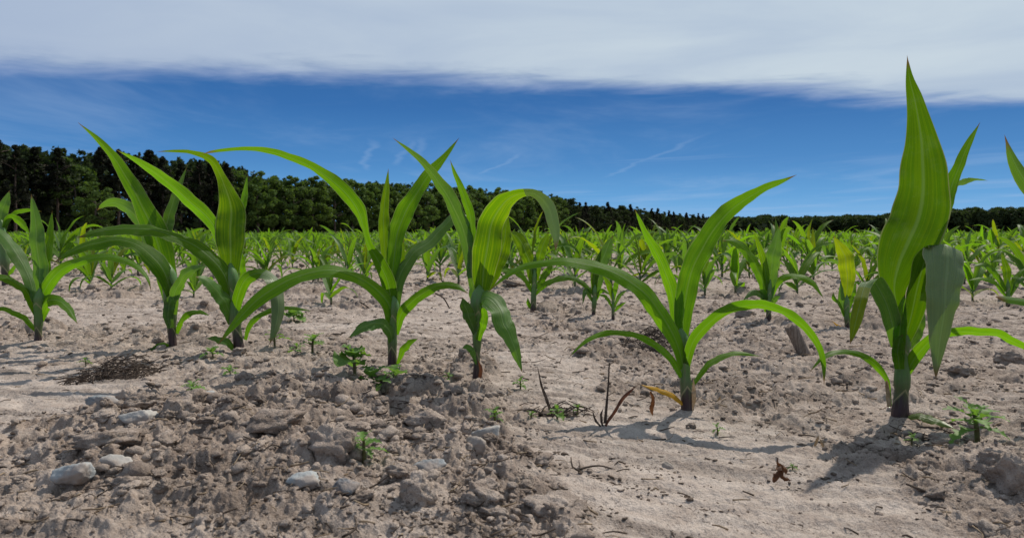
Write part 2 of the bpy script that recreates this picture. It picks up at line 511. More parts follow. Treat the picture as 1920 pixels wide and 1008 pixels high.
# ------------------------------------------------------------------ ground sheet
def build_ground():
    lo, hi = math.radians(-44 if not FULL else -44), math.radians(44 if not FULL else 64)
    na = int((hi - lo) / .00125)
    a = np.concatenate([np.linspace(lo, hi, na), np.linspace(hi, lo + 2 * math.pi, 90)[1:-1]])
    r = np.concatenate([np.geomspace(.03, .18, 40)[:-1], np.geomspace(.18, 2.6, 950)[:-1], np.geomspace(2.6, 12, 260)[:-1],
                        np.geomspace(12, 4000, 60)])
    A, Rr = np.meshgrid(a, r)
    x, y = (Rr * np.sin(A)).ravel(), (Rr * np.cos(A)).ravel()
    h = height(x, y)
    rg = rough(x, y)
    V = np.stack([x, y, h], 1)
    nA, nR = len(a), len(r)
    i = np.arange(nR - 1)[:, None] * nA; j = np.arange(nA)[None, :]; k = (j + 1) % nA
    Q = np.stack([(i + j).ravel(), (i + nA + j).ravel(), (i + nA + k).ravel(), (i + k).ravel()], 1)[:, ::-1]
    cap = len(V)
    V = np.vstack([V, [0, 0, float(h[:nA].mean())]])
    T = np.stack([np.full(nA, cap), np.arange(nA), (np.arange(nA) + 1) % nA], 1)[:, ::-1]
    me = mesh_np('ground', V, [Q, T])
    at = me.attributes.new('rough', 'FLOAT', 'POINT')
    at.data.foreach_set('value', np.append(rg, .5).astype(np.float32))
    o = obj('ground', me, M['soil'])
    tag(o, 'pale sandy field soil with clods and bare dusty strips', 'ground', kind='structure')
# ------------------------------------------------------------------ leaf and stalk surfaces
def spline(pts, n):
    """Catmull-Rom through rows of pts, n samples, spaced by chord length"""
    p = np.asarray(pts, float)
    if len(p) == 2: p = np.array([p[0], (p[0] + p[1]) / 2, p[1]])
    ch = np.concatenate([[0], np.cumsum(np.maximum(np.linalg.norm(np.diff(p[:, :2], axis=0), axis=1), 1e-6))])
    ch /= ch[-1]
    tt = np.linspace(0, 1, n)
    idx = np.clip(np.searchsorted(ch, tt, 'right') - 1, 0, len(p) - 2)
    # monotone-ish Hermite with finite-difference tangents
    m = np.zeros_like(p)
    m[1:-1] = (p[2:] - p[:-2]) / (ch[2:] - ch[:-2])[:, None]
    m[0] = (p[1] - p[0]) / (ch[1] - ch[0]); m[-1] = (p[-1] - p[-2]) / (ch[-1] - ch[-2])
    hh = (ch[idx + 1] - ch[idx]); s = (tt - ch[idx]) / hh
    s = s[:, None]; hh = hh[:, None]
    return ((2 * s ** 3 - 3 * s ** 2 + 1) * p[idx] + (s ** 3 - 2 * s ** 2 + s) * hh * m[idx]
            + (-2 * s ** 3 + 3 * s ** 2) * p[idx + 1] + (s ** 3 - s ** 2) * hh * m[idx + 1])


def sweep(C, S, hw, fold=.22, ruffle=.14, seed=0, cross=9, flip=1, wav=3.0, wob=.6):
    n = len(C)
    q = np.linspace(0, 1, n)
    hw = hw * (1 + .03 * np.sin(q * 17 + seed) + .022 * np.sin(q * 41 + 2 * seed))
    T = np.gradient(C, axis=0); T /= np.linalg.norm(T, axis=1)[:, None] + 1e-12
    S = S - (S * T).sum(1)[:, None] * T
    S /= np.linalg.norm(S, axis=1)[:, None] + 1e-12
    N = np.cross(S, T) * flip
    wb = wob * (np.sin(np.pi * q) ** 2)[:, None] * hw[:, None]                    # blades are never perfectly smooth arcs
    C = C + wb * (S * (.10 * np.sin(q * 13 + seed * 1.7) + .05 * np.sin(q * 27 + seed))[:, None] + N * (.16 * np.sin(q * 15 + seed * .9) + .08 * np.sin(q * 33 + seed * 2.1))[:, None])
    r = random.Random(seed)
    u = np.linspace(-1, 1, cross)
    v = np.linspace(0, 1, n)
    ph1, ph2, f = r.uniform(0, 6.3), r.uniform(0, 6.3), wav * r.uniform(.8, 1.25)
    env = np.sin(np.pi * np.clip(v, 0, 1)) ** .6
    off = np.zeros((n, cross))
    for k, uu in enumerate(u):
        ph = ph1 if uu < 0 else ph2
        off[:, k] = fold * abs(uu) ** 1.25 + ruffle * env * uu * uu * (np.sin(2 * np.pi * f * v + ph) + .5 * np.sin(2 * np.pi * f * 2.3 * v + ph * 2) + .3 * np.sin(2 * np.pi * f * 4.1 * v + ph * 3))
    V = C[:, None, :] + S[:, None, :] * (hw[:, None] * u[None, :] * math.sqrt(max(.2, 1 - fold * fold * .6)))[:, :, None] + N[:, None, :] * (hw[:, None] * off)[:, :, None]
    i = np.arange(n - 1)[:, None] * cross; j = np.arange(cross - 1)[None, :]
    Q = np.stack([(i + j).ravel(), (i + j + 1).ravel(), (i + cross + j + 1).ravel(), (i + cross + j).ravel()], 1)
    UV = np.stack(np.meshgrid((u + 1) / 2, v), -1).reshape(-1, 2)
    return V.reshape(-1, 3), Q, UV


def tube(C, R, sides=12, flat=1.0, seed=0, caps=True):
    C = np.asarray(C, float); R = np.asarray(R, float)
    n = len(C)
    T = np.gradient(C, axis=0); T /= np.linalg.norm(T, axis=1)[:, None] + 1e-12
    ref = np.array([0, 1., 0]) if abs(T[0][1]) < .9 else np.array([1., 0, 0])
    A = ref - (T @ ref)[:, None] * T; A /= np.linalg.norm(A, axis=1)[:, None] + 1e-12
    B = np.cross(T, A)
    a = np.linspace(0, 2 * math.pi, sides, endpoint=False)
    V = C[:, None] + R[:, None, None] * (flat * np.cos(a)[None, :, None] * A[:, None] + np.sin(a)[None, :, None] * B[:, None])
    i = np.arange(n - 1)[:, None] * sides; j = np.arange(sides)[None, :]; k = (j + 1) % sides
    Q = np.stack([(i + j).ravel(), (i + k).ravel(), (i + sides + k).ravel(), (i + sides + j).ravel()], 1)
    UV = np.stack(np.meshgrid(a / 6.2832, np.linspace(0, 1, n)), -1).reshape(-1, 2)
    V = V.reshape(-1, 3)
    if caps:
        V = np.vstack([V, C[:1], C[-1:]]); UV = np.vstack([UV, [[.5, 0]], [[.5, 1]]])
        b, e = len(V) - 2, len(V) - 1; o = (n - 1) * sides
        T1 = np.stack([np.full(sides, b), (np.arange(sides) + 1) % sides, np.arange(sides)], 1)
        T2 = np.stack([np.full(sides, e), o + np.arange(sides), o + (np.arange(sides) + 1) % sides], 1)
        return V, Q, np.vstack([T1, T2]), UV
    return V, Q, None, UV


REG = {1: (0, 100, 3.15), 2: (240, 120, 3.15), 3: (420, 130, 3.15), 4: (640, 170, 3.15), 5: (860, 30, 3.876), 6: (900, 230, 3.733), 0: (0, 0, 1.)}
CAMP = np.array([0, 0, H])


def view_leaf(reg, pts, d0, roll=25, dep=0, seed=0, n=34, side=None, turn=1, ws=1., **kw):
    """a blade in 3D: centre line given where it is seen, dep = how far its tip bends away (+) or towards (-) the viewer"""
    ox, oy, s = REG[reg]
    q = np.array([[ox + p[0] / s, oy + p[1] / s, .81 * p[2] / s * ws] for p in pts], float)
    sp = spline(q, n)
    v = np.linspace(0, 1, n)
    px = d0 / F
    if isinstance(dep, (int, float)): dz = dep * v ** 1.4
    else: dz = np.interp(v, np.linspace(0, 1, len(dep)), dep)
    dd = d0 + dz * px
    C = np.stack([(sp[:, 0] - CX) * dd / F, dd, H - (sp[:, 1] - CY) * dd / F], 1)
    if isinstance(roll, (int, float)): ro = np.full(n, float(roll))
    else: ro = np.interp(v, np.linspace(0, 1, len(roll)), roll)
    ro = np.radians(ro)
    T = np.gradient(C, axis=0); T /= np.linalg.norm(T, axis=1)[:, None]
    view = C - CAMP; view /= np.linalg.norm(view, axis=1)[:, None]
    perp = np.cross(T, view); perp /= np.linalg.norm(perp, axis=1)[:, None] + 1e-9
    dp = np.cross(T, perp)
    def cam_normal(sg):
        S_ = np.cos(ro)[:, None] * perp + sg * np.sin(ro)[:, None] * dp
        N_ = np.cross(S_, T); N_ *= -np.sign((N_ * view).sum(1))[:, None]
        return N_.mean(0)
    na, nb = cam_normal(1), cam_normal(-1)
    if abs(T[:, 2].mean()) > .88: sg = 1 if -na @ sdir > -nb @ sdir else -1      # upright blades are seen against the light
    elif sp[:, 1].mean() < CY + 12: sg = 1 if na[2] < nb[2] else -1              # above eye level: the underside shows
    else: sg = 1 if na[2] > nb[2] else -1
    sg *= turn
    S = np.cos(ro)[:, None] * perp + sg * np.sin(ro)[:, None] * dp
    if side is not None: S = np.tile(np.array(side, float), (n, 1)); ro = ro * 0
    hw = np.maximum(sp[:, 2], 0) * dd / F / 2 / np.maximum(np.cos(ro), .55)
    hw[-1] = 0; hw[-2] *= .8
    return sweep(C, S, hw, seed=seed, **kw)


def front_plant(label, base, stalk, leaves, name='corn_plant', group='corn plants of the front row', d0=None, split=.5):
    """base: (reg, X, Y); stalk: [(X, Y, w)...]; leaves: list of dicts"""
    ox, oy, s = REG[base[0]]
    bx, by = ox + base[1] / s, oy + base[2] / s
    d = d0 or gd(by)
    org = P(bx, by, d)
    root = empty(name, org)
    tag(root, label, 'corn plant', group)
    st = np.array([[ox + x / s, oy + y / s, wd / s] for x, y, wd in stalk])
    st = np.vstack([[st[0][0], st[0][1] + 9, st[0][2]], st])
    if len(st) > 4: st = st[:-1]
    st = np.vstack([st, [1.5 * st[-1][0] - .5 * st[-2][0], 1.5 * st[-1][1] - .5 * st[-2][1], .2 * st[-1][2]]])     # closes to a point in the whorl
    sp = spline(st, 26)
    C = np.stack([(sp[:, 0] - CX) * d / F, np.full(len(sp), d), H - (sp[:, 1] - CY) * d / F], 1)
    ss = np.linspace(0, 1, len(sp))
    R = sp[:, 2] * d / F / 2 * (1 + .05 * np.sin(ss * 19 + bx)) * (1.07 - .14 * ((ss * 2.6) % 1))
    V, Q, T3, UV = tube(C, R, 16)
    mb = MB(); mb.add(V - org, Q, T3, UV)
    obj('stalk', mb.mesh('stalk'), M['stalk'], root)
    for i, lf in enumerate(leaves):
        lf = dict(lf)
        mat2 = lf.pop('mat2', None); mat = lf.pop('mat', 'leaf'); nm = lf.pop('name', 'leaf'); lab = lf.pop('label', None)
        reg = lf.pop('reg', base[0])
        V, Q, UV = view_leaf(reg, lf.pop('p'), d + lf.pop('dd', 0) * d / F, seed=int(bx * 7 + i * 13), **lf)
        mb = MB(); mb.add(V - org, Q, None, UV)
        o = obj(nm, mb.mesh(nm), M[mat], root)
        if mat2:                      # second material past the fold; waxy upper faces have sky reflection in their colour
            o.data.materials.append(M[mat2[0]])
            vv = UV[Q].mean(1)[:, 1]
            o.data.polygons.foreach_set('material_index', (vv > mat2[1]).astype(np.int32))
        if lab: o['label'] = lab
    return root


L = lambda *p, **k: dict(p=list(p), **k)
A_LEAVES = [
    L((152, 720, 40), (142, 600, 62), (135, 500, 56), (125, 410, 34), (115, 345, 0), roll=(40, 30, 20), dep=12, mat='leaf_dull'),
    L((140, 800, 30), (165, 700, 52), (230, 622, 52), (320, 585, 38), (420, 578, 30), (495, 605, 26), (545, 655, 14), (558, 706, 0), roll=(20, 25, 55, 40), dep=-30),
    L((138, 740, 40), (85, 600, 58), (40, 535, 56), (0, 488, 42), (-45, 455, 0), roll=(20, 40), dep=20, mat='leaf_dull'),
    L((135, 790, 22), (100, 705, 36), (50, 668, 32), (0, 652, 30), (-50, 655, 20), (-90, 690, 0), roll=45, dep=-25),
    L((135, 850, 16), (90, 803, 24), (40, 777, 22), (0, 768, 18), (-50, 785, 0), roll=40, dep=-35),
    L((142, 815, 40), (165, 750, 56), (212, 735, 42), (252, 768, 36), (287, 826, 0), roll=(15, 50, 40), dep=-25),
    L((158, 690, 34), (168, 600, 42), (182, 500, 32), (193, 405, 0), roll=25, dep=35),
]
B_LEAVES = [
    L((622, 740, 50), (605, 610, 100), (558, 460, 100), (490, 330, 70), (430, 225, 46), (360, 145, 24), (285, 80, 0), roll=(25, 20, 35), dep=(0, 5, 30, 45)),
    L((640, 735, 40), (600, 620, 80), (520, 540, 60), (440, 515, 46), (340, 530, 46), (255, 562, 30), (200, 597, 0), roll=(15, 40, 50, 40), dep=(-5, -25, -45)),
    L((560, 560, 30), (520, 460, 50), (478, 405, 56), (425, 380, 46), (385, 388, 26), (358, 406, 0), roll=30, dep=(15, 40, 75), mat='leaf_dull'),
    L((605, 560, 36), (612, 470, 52), (632, 400, 46), (655, 330, 30), (691, 243, 0), roll=25, dep=(10, 40), mat='leaf_dull'),
    L((640, 790, 30), (645, 710, 46), (675, 650, 46), (712, 622, 34), (762, 606, 0), roll=(20, 45), dep=(-4, -40), mat='leaf_dull'),
    L((652, 860, 14), (665, 820, 24), (695, 788, 26), (740, 781, 18), (777, 796, 0), roll=45, dep=-25),
    L((630, 840, 30), (620, 790, 46), (628, 745, 50), (655, 720, 24), (668, 712, 0), roll=15, dep=(-6, -14), mat='leaf_dull'),
    L((625, 905, 10), (600, 900, 22), (570, 915, 22), (545, 932, 0), roll=30, dep=-25, name='leaf'),
]
C_LEAVES = [
    L((850, 680, 46), (852, 580, 92), (850, 490, 134), (850, 410, 122), (838, 340, 70), (815, 280, 42), (775, 218, 34), (700, 191, 17), (640, 188, 12), (575, 190, 0), roll=(5, 0, 5, 35, 40), dep=(0, 0, 10, 10, -10, -30), mat='leaf_bright', n=48, fold=.12),
    L((835, 620, 30), (792, 468, 56), (700, 372, 60), (600, 290, 50), (510, 228, 26), (425, 181, 0), roll=(20, 30, 45), dep=(4, 20, 60)),
    L((858, 750, 46), (826, 640, 76), (755, 560, 66), (660, 508, 50), (560, 478, 44), (460, 472, 48), (370, 482, 40), (280, 508, 0), roll=(15, 35, 55, 45), dep=(-4, -20, -50, -60), n=44),
    L((110, 740, 30), (122, 660, 52), (152, 598, 54), (205, 572, 46), (255, 600, 60), (272, 690, 58), (262, 770, 42), (238, 840, 0), reg=2, roll=(20, 25, 55, 20, 15), dep=(0, -25, -45, -60), mat='leaf', mat2=('leaf_waxy', .42), n=44),
    L((148, 820, 14), (165, 765, 24), (225, 717, 24), (310, 702, 18), (402, 716, 0), reg=2, roll=45, dep=-20),
    L((860, 820, 40), (830, 740, 60), (790, 690, 52), (755, 660, 36), (722, 650, 0), roll=(25, 45), dep=(0, -40), mat='leaf_dull'),
    L((868, 925, 14), (845, 895, 30), (800, 880, 28), (760, 878, 0), roll=35, dep=(0, -35), mat='leaf_dull'),
    L((872, 520, 20), (890, 420, 30), (902, 350, 26), (914, 272, 0), roll=25, dep=(15, 45)),
    L((120, 640, 24), (140, 585, 30), (135, 520, 22), (130, 480, 0), reg=2, roll=30, dep=(8, 14)),
]
D_LEAVES = [
    L((690, 700, 50), (676, 610, 66), (640, 530, 50), (604, 470, 30), (590, 420, 36), (572, 355, 62), (535, 295, 62), (480, 240, 54), (400, 188, 44), (310, 148, 32), (210, 121, 22), (110, 119, 18), (30, 128, 12), (-12, 136, 0), reg=2, roll=(10, 20, 60, 25, 30, 50, 50, 55), dep=(0, -10, -30, -40, -20, 0, 10), n=60),
    L((672, 560, 30), (660, 430, 50), (662, 340, 44), (670, 260, 26), (678, 188, 0), reg=2, roll=20, dep=(8, 22), mat='leaf_bright'),
    L((690, 600, 46), (712, 430, 80), (760, 315, 76), (820, 222, 54), (885, 148, 30), (940, 74, 0), reg=2, roll=(15, 30), dep=(4, 25, 60)),
    L((700, 720, 36), (715, 600, 62), (760, 510, 56), (830, 460, 50), (880, 405, 48), (920, 368, 44), (968, 368, 20), (1000, 392, 0), reg=2, roll=(20, 10, 45, 35, 50), dep=(0, 10, 40, 60), mat='leaf_dull', n=46),
    L((704, 800, 26), (728, 720, 46), (795, 655, 48), (865, 620, 36), (930, 622, 26), (976, 652, 0), reg=2, roll=(20, 30, 50), dep=(0, -20, -30)),
    L((690, 835, 22), (684, 790, 44), (645, 757, 44), (590, 770, 48), (528, 816, 0), reg=2, roll=(20, 45, 25), dep=(-4, -25, -45), mat='leaf_dull'),
    L((710, 910, 12), (732, 855, 32), (755, 832, 28), (788, 815, 0), reg=2, roll=30, dep=(-2, -25)),
    L((695, 770, 56), (680, 690, 64), (620, 622, 60), (530, 577, 50), (430, 566, 52), (320, 592, 66), (220, 652, 62), (130, 738, 44), (45, 842, 0), reg=2, roll=(10, 35, 55, 35, 25, 25), dep=(-4, -20, -60, -95), n=48),
    L((690, 690, 30), (700, 600, 46), (722, 520, 40), (735, 450, 0), reg=2, roll=15, dep=(10, 20), mat='leaf_bright'),
]
E_LEAVES = [
    L((418, 560, 40), (398, 420, 66), (350, 300, 66), (295, 205, 48), (220, 120, 28), (125, 43, 0), roll=(20, 35, 45), dep=(6, 30, 60), mat='leaf_dull'),
    L((428, 520, 24), (412, 330, 40), (380, 235, 32), (355, 175, 18), (338, 124, 0), roll=25, dep=(10, 30)),
    L((455, 640, 50), (462, 540, 104), (478, 440, 132), (495, 350, 116), (540, 280, 78), (600, 250, 44), (655, 253, 40), (700, 300, 58), (722, 370, 50), (730, 420, 28), (727, 462, 0), roll=(5, 0, 10, 35, 40, 15, 15), dep=(0, -5, -10, -45, -60, -70), mat='leaf_bright', mat2=('leaf_waxy', .62), n=52, fold=.12),
    L((472, 610, 30), (516, 500, 70), (538, 420, 62), (550, 312, 0), roll=20, dep=(14, 30), mat='leaf_bright'),
    L((440, 660, 34), (470, 632, 66), (510, 660, 90), (545, 740, 84), (580, 830, 46), (606, 912, 0), roll=(50, 35, 15, 15), dep=(-8, -45, -55), mat='leaf_dull', n=42, fold=.15),
    L((430, 770, 20), (415, 720, 48), (395, 670, 52), (384, 632, 0), roll=20, dep=(-5, -20), mat='leaf_dull'),
    L((440, 790, 24), (462, 720, 38), (462, 680, 28), (448, 650, 0), roll=20, dep=(-8, -16)),
    L((436, 880, 8), (420, 830, 28), (400, 815, 24), (382, 820, 0), roll=25, dep=(-4, -18), mat='leaf_dull'),
    L((432, 690, 40), (420, 560, 50), (412, 480, 30), (412, 440, 0), roll=30, dep=(4, 8), mat='leaf_dull'),
    L((440, 960, 10), (452, 900, 16), (440, 860, 0), roll=10, dep=(-5, -8), name='dry_sheath', mat='dead_red'),
]
G_LEAVES = [
    L((508, 770, 40), (485, 680, 60), (440, 590, 76), (375, 505, 76), (285, 432, 68), (190, 390, 54), (90, 372, 42), (0, 376, 34), (-80, 390, 28), (-150, 428, 18), (-218, 490, 0), roll=(10, 30, 40, 45, 55, 50), dep=(-4, -30, -40, -30), n=56),
    L((480, 620, 34), (458, 460, 60), (412, 355, 48), (365, 268, 30), (325, 177, 0), roll=(20, 35), dep=(6, 30)),
    L((502, 680, 50), (512, 530, 88), (540, 400, 100), (582, 312, 98), (642, 230, 84), (712, 162, 62), (800, 108, 38), (870, 80, 20), (926, 54, 0), roll=(15, 15, 35, 45), dep=(0, 6, 30, 45), n=46, fold=.15, turn=-1),
    L((492, 640, 30), (494, 560, 42), (500, 500, 30), (508, 462, 0), roll=15, dep=(4, 8), mat='leaf_bright'),
    L((500, 800, 20), (462, 732, 32), (390, 672, 30), (310, 640, 26), (220, 637, 24), (145, 668, 18), (80, 731, 0), roll=(30, 50), dep=(-4, -50), n=44),
    L((515, 770, 34), (545, 665, 48), (612, 592, 50), (692, 548, 44), (780, 537, 42), (870, 557, 40), (950, 612, 38), (1000, 680, 30), (1022, 750, 22), (1026, 832, 0), roll=(15, 30, 55, 40, 35), dep=(-4, -40, -75, -85), n=52, mat='leaf', turn=-1),
    L((540, 830, 14), (590, 762, 28), (650, 722, 26), (720, 712, 18), (797, 725, 0), roll=45, dep=(0, 20)),
    L((505, 900, 14), (462, 866, 24), (410, 846, 20), (375, 836, 10), (345, 827, 0), roll=35, dep=(-4, -15), mat='leaf_dead', label='yellowed dying bottom leaf'),
    L((535, 930, 12), (545, 870, 22), (543, 800, 0), roll=10, dep=(-6, -8), name='dry_sheath', mat='straw'),
]
H_LEAVES = [
    L((1052, 350, 20), (1048, 318, 30), (1054, 290, 54), (1064, 266, 66), (1076, 238, 70), (1082, 200, 58), (1081, 160, 45), (1077, 128, 30), (1072, 100, 20), (1066, 75, 9), (1063, 47, 0), reg=0, roll=(0, 5, 5, 10), dep=(0, 0, 10, 22), mat='leaf_broad', n=52, fold=.10, ruffle=.05, wob=.15, ws=1.12),
    L((1092, 290, 12), (1106, 236, 18), (1117, 195, 17), (1131, 160, 12), (1149, 125, 0), reg=0, roll=25, dep=(15, 45)),
    L((960, 760, 30), (1000, 668, 38), (1045, 648, 32), (1095, 634, 16), (1156, 636, 0), reg=5, roll=(45, 60), dep=(20, 90), mat='leaf_dull'),
    L((592, 580, 56), (628, 450, 108), (655, 320, 124), (688, 215, 140), (738, 158, 172), (774, 143, 190), (786, 172, 198), (786, 280, 200), (775, 400, 176), (755, 540, 110), (742, 650, 54), (734, 738, 0), reg=6, side=(1, .12, -.06), dep=(-6, -8, -9, -12, -24, -48, -60, -63, -63, -62, -60), mat='leaf_broad', mat2=('leaf_waxy', .44), n=64, fold=.22, ruffle=.10, wob=.3, ws=1.12),
    L((558, 590, 50), (538, 470, 92), (505, 370, 100), (460, 305, 86), (428, 312, 66), (404, 400, 66), (380, 500, 50), (358, 585, 0), reg=6, side=(1, -.15, .25), dep=(-4, -8, -14, -30, -56, -64, -66), mat='leaf_dull', mat2=('leaf_yellow', .58), n=46, fold=.12, ruffle=.06),
    L((600, 720, 36), (648, 635, 66), (720, 562, 56), (805, 528, 46), (900, 527, 46), (1000, 541, 44), (1070, 570, 40), (1130, 598, 30), (1210, 650, 0), reg=6, turn=-1, roll=(15, 40, 55, 45), dep=(-4, -30, -60), n=46),
    L((532, 850, 22), (528, 770, 20), (520, 735, 26), (478, 678, 40), (410, 628, 32), (330, 613, 26), (250, 630, 24), (180, 704, 0), reg=6, roll=(5, 10, 30, 50, 45), dep=(-6, -8, -40, -55), n=46, mat='leaf'),
    L((600, 905, 14), (660, 893, 38), (740, 918, 40), (820, 950, 0), reg=6, roll=(40, 45), dep=(-8, -45), mat='leaf_old', label='dying bottom leaf with orange margins lying on the soil'),
    L((608, 600, 36), (655, 530, 60), (668, 450, 44), (655, 400, 0), reg=6, roll=20, dep=(8, 18), mat='leaf_dull'),
    L((570, 640, 60), (575, 560, 64), (580, 470, 60), (590, 400, 30), (600, 360, 0), reg=6, roll=5, dep=(-10, -12), mat='leaf'),
    L((575, 690, 50), (568, 620, 62), (575, 560, 40), (590, 540, 0), reg=6, roll=8, dep=(-12, -15), mat='leaf'),
    L((530, 855, 22), (525, 800, 22), (520, 750, 16), (518, 735, 0), reg=6, roll=5, dep=(-9, -11), name='dry_sheath', mat='straw'),
]
I_LEAVES = [   # the plant just right of the photograph; one blade reaches in
    L((1384, 420, 16), (1350, 345, 26), (1300, 270, 30), (1240, 228, 30), (1206, 200, 24), (1188, 172, 14), (1177, 140, 0), reg=0, roll=(20, 30, 15), dep=(0, 20, 30), mat='leaf_dull'),
    L((1388, 420, 16), (1390, 330, 34), (1405, 250, 40), (1425, 180, 26), (1450, 110, 0), reg=0, roll=(10, 15), dep=(0, 30), mat='leaf_bright'),
    L((1390, 430, 16), (1425, 360, 30), (1480, 310, 30), (1550, 300, 24), (1615, 335, 14), (1650, 385, 0), reg=0, roll=(20, 45), dep=(0, -60)),
    L((1380, 430, 16), (1340, 385, 22), (1275, 352, 20), (1215, 338, 13), (1170, 331, 8), (1166, 330, 0), reg=0, roll=(20, 55), dep=(0, -20)),
    L((1392, 450, 12), (1430, 415, 18), (1480, 410, 14), (1530, 440, 0), reg=0, roll=45, dep=(0, -40)),
]
MID = [
    ('small corn plant with a grey-green upright leaf, behind the plant with the yellowed leaf', (4, 822, 600), [(822, 600, 20), (822, 530, 18), (826, 470, 16)], [
        L((825, 520, 24), (830, 420, 52), (842, 330, 58), (862, 240, 0), roll=20, dep=10, mat='leaf_dull'),
        L((815, 520, 24), (790, 420, 44), (742, 340, 40), (700, 303, 34), (648, 297, 0), roll=(20, 40), dep=15),
        L((817, 480, 20), (806, 390, 32), (786, 320, 24), (765, 263, 0), roll=20, dep=8, mat='leaf_bright'),
        L((828, 510, 16), (860, 445, 28), (920, 425, 28), (980, 450, 26), (1026, 512, 0), roll=(20, 50, 35), dep=-20),
        L((815, 530, 14), (798, 500, 24), (765, 488, 28), (724, 520, 0), roll=30, dep=-15, mat='leaf_dull'),
        L((830, 540, 12), (848, 510, 22), (866, 500, 0), roll=20, dep=-8, mat='leaf_dull'),
        L((815, 560, 20), (800, 490, 34), (785, 480, 0), roll=10, dep=-4)]),
    ('small corn plant with one broad yellow-green upright leaf, left of the tallest front plant', (6, 347, 512), [(347, 512, 22), (345, 440, 24), (345, 390, 20)], [
        L((342, 380, 40), (348, 280, 80), (332, 190, 78), (285, 105, 0), roll=8, dep=8, mat='leaf_yellow'),
        L((338, 460, 24), (322, 390, 40), (318, 300, 0), roll=20, dep=4, mat='leaf_dull'),
        L((350, 430, 24), (368, 360, 40), (388, 305, 0), roll=20, dep=6),
        L((342, 470, 10), (310, 400, 16), (288, 378, 20), (286, 352, 0), roll=30, dep=-8),
        L((352, 500, 14), (366, 450, 26), (402, 402, 0), roll=25, dep=-14),
        L((345, 512, 6), (315, 505, 14), (278, 478, 0), roll=35, dep=-8, mat='leaf_dead', label='yellowed leaf')]),
    ('second-row corn plant with two broad upright leaves in a V and dark foot', (3, 645, 690), [(645, 690, 22), (647, 620, 20), (650, 560, 16)], [
        L((645, 580, 30), (628, 490, 56), (592, 415, 56), (556, 385, 0), roll=15, dep=10, mat='leaf_bright'),
        L((655, 570, 24), (666, 490, 42), (688, 425, 38), (702, 390, 0), roll=20, dep=8, mat='leaf_bright'),
        L((652, 620, 14), (700, 576, 26), (770, 560, 22), (832, 582, 0), roll=45, dep=-20),
        L((642, 610, 14), (605, 552, 26), (550, 530, 22), (495, 545, 0), roll=45, dep=-20),
        L((655, 600, 20), (695, 540, 30), (722, 500, 0), roll=25, dep=12),
        L((642, 680, 8), (628, 655, 18), (625, 632, 0), roll=15, dep=-6),
        L((648, 600, 30), (648, 520, 30), (655, 470, 0), roll=10, dep=3, mat='leaf_dull')]),
    ('thin corn plant with a dull bluish leaf leaning right, beside a much shorter seedling', (4, 175, 570), [(175, 570, 14), (178, 520, 18), (180, 480, 16)], [
        L((180, 510, 26), (198, 410, 54), (222, 330, 52), (246, 278, 0), roll=15, dep=8, mat='leaf_dull'),
        L((175, 500, 20), (182, 400, 38), (205, 325, 0), roll=15, dep=6, mat='leaf_bright'),
        L((172, 520, 10), (146, 482, 24), (134, 535, 0), roll=25, dep=-10, mat='leaf_dull'),
        L((182, 520, 10), (205, 480, 18), (240, 500, 0), roll=25, dep=-10),
        L((172, 490, 16), (130, 450, 22), (70, 430, 20), (0, 462, 0), roll=40, dep=-10)]),
    ('shortest corn seedling of its row, standing right beside a thin bluish-leaved one', (4, 247, 580), [(247, 580, 12), (247, 530, 11), (247, 500, 9)], [
        L((247, 520, 12), (230, 460, 26), (205, 420, 0), roll=15, dep=5, mat='leaf_bright'),
        L((248, 520, 12), (258, 460, 24), (275, 430, 0), roll=15, dep=5),
        L((245, 545, 8), (222, 505, 16), (188, 495, 0), roll=40, dep=-8),
        L((250, 545, 8), (270, 500, 18), (302, 478, 0), roll=30, dep=-8, mat='leaf_dull'),
        L((250, 560, 6), (268, 540, 16), (298, 522, 0), roll=30, dep=-6)]),
    ('pale corn plant with thin arching leaves by the right edge, behind the tallest front plant', (6, 1050, 425), [(1050, 425, 20), (1050, 365, 18), (1050, 320, 14)], [
        L((1042, 350, 20), (1002, 282, 30), (950, 235, 26), (888, 242, 0), roll=(20, 50), dep=-15),
        L((1047, 340, 24), (1042, 255, 40), (1020, 178, 0), roll=15, dep=10, mat='leaf_bright'),
        L((1042, 370, 12), (985, 306, 22), (930, 295, 18), (876, 302, 0), roll=45, dep=-15),
        L((1056, 360, 14), (1088, 285, 32), (1145, 238, 0), roll=25, dep=8),
        L((1058, 370, 14), (1100, 300, 26), (1160, 290, 0), roll=40, dep=-10, mat='leaf_dull')]),
    ('tall grey-leaved corn plant cut by the left edge of the photo', (1, 22, 680), [(22, 680, 26), (15, 560, 30), (8, 480, 22)], [
        L((5, 520, 30), (0, 440, 46), (18, 380, 40), (36, 332, 0), roll=20, dep=8, mat='leaf_dull'),
        L((10, 500, 18), (40, 430, 18), (90, 408, 18), (155, 410, 0), roll=45, dep=15),
        L((12, 480, 18), (40, 432, 28), (80, 458, 28), (112, 495, 0), roll=35, dep=-8),
        L((8, 560, 20), (-30, 480, 40), (-80, 430, 0), roll=20, dep=8),
        L((22, 650, 10), (45, 625, 18), (75, 590, 0), roll=30, dep=-8)]),
]


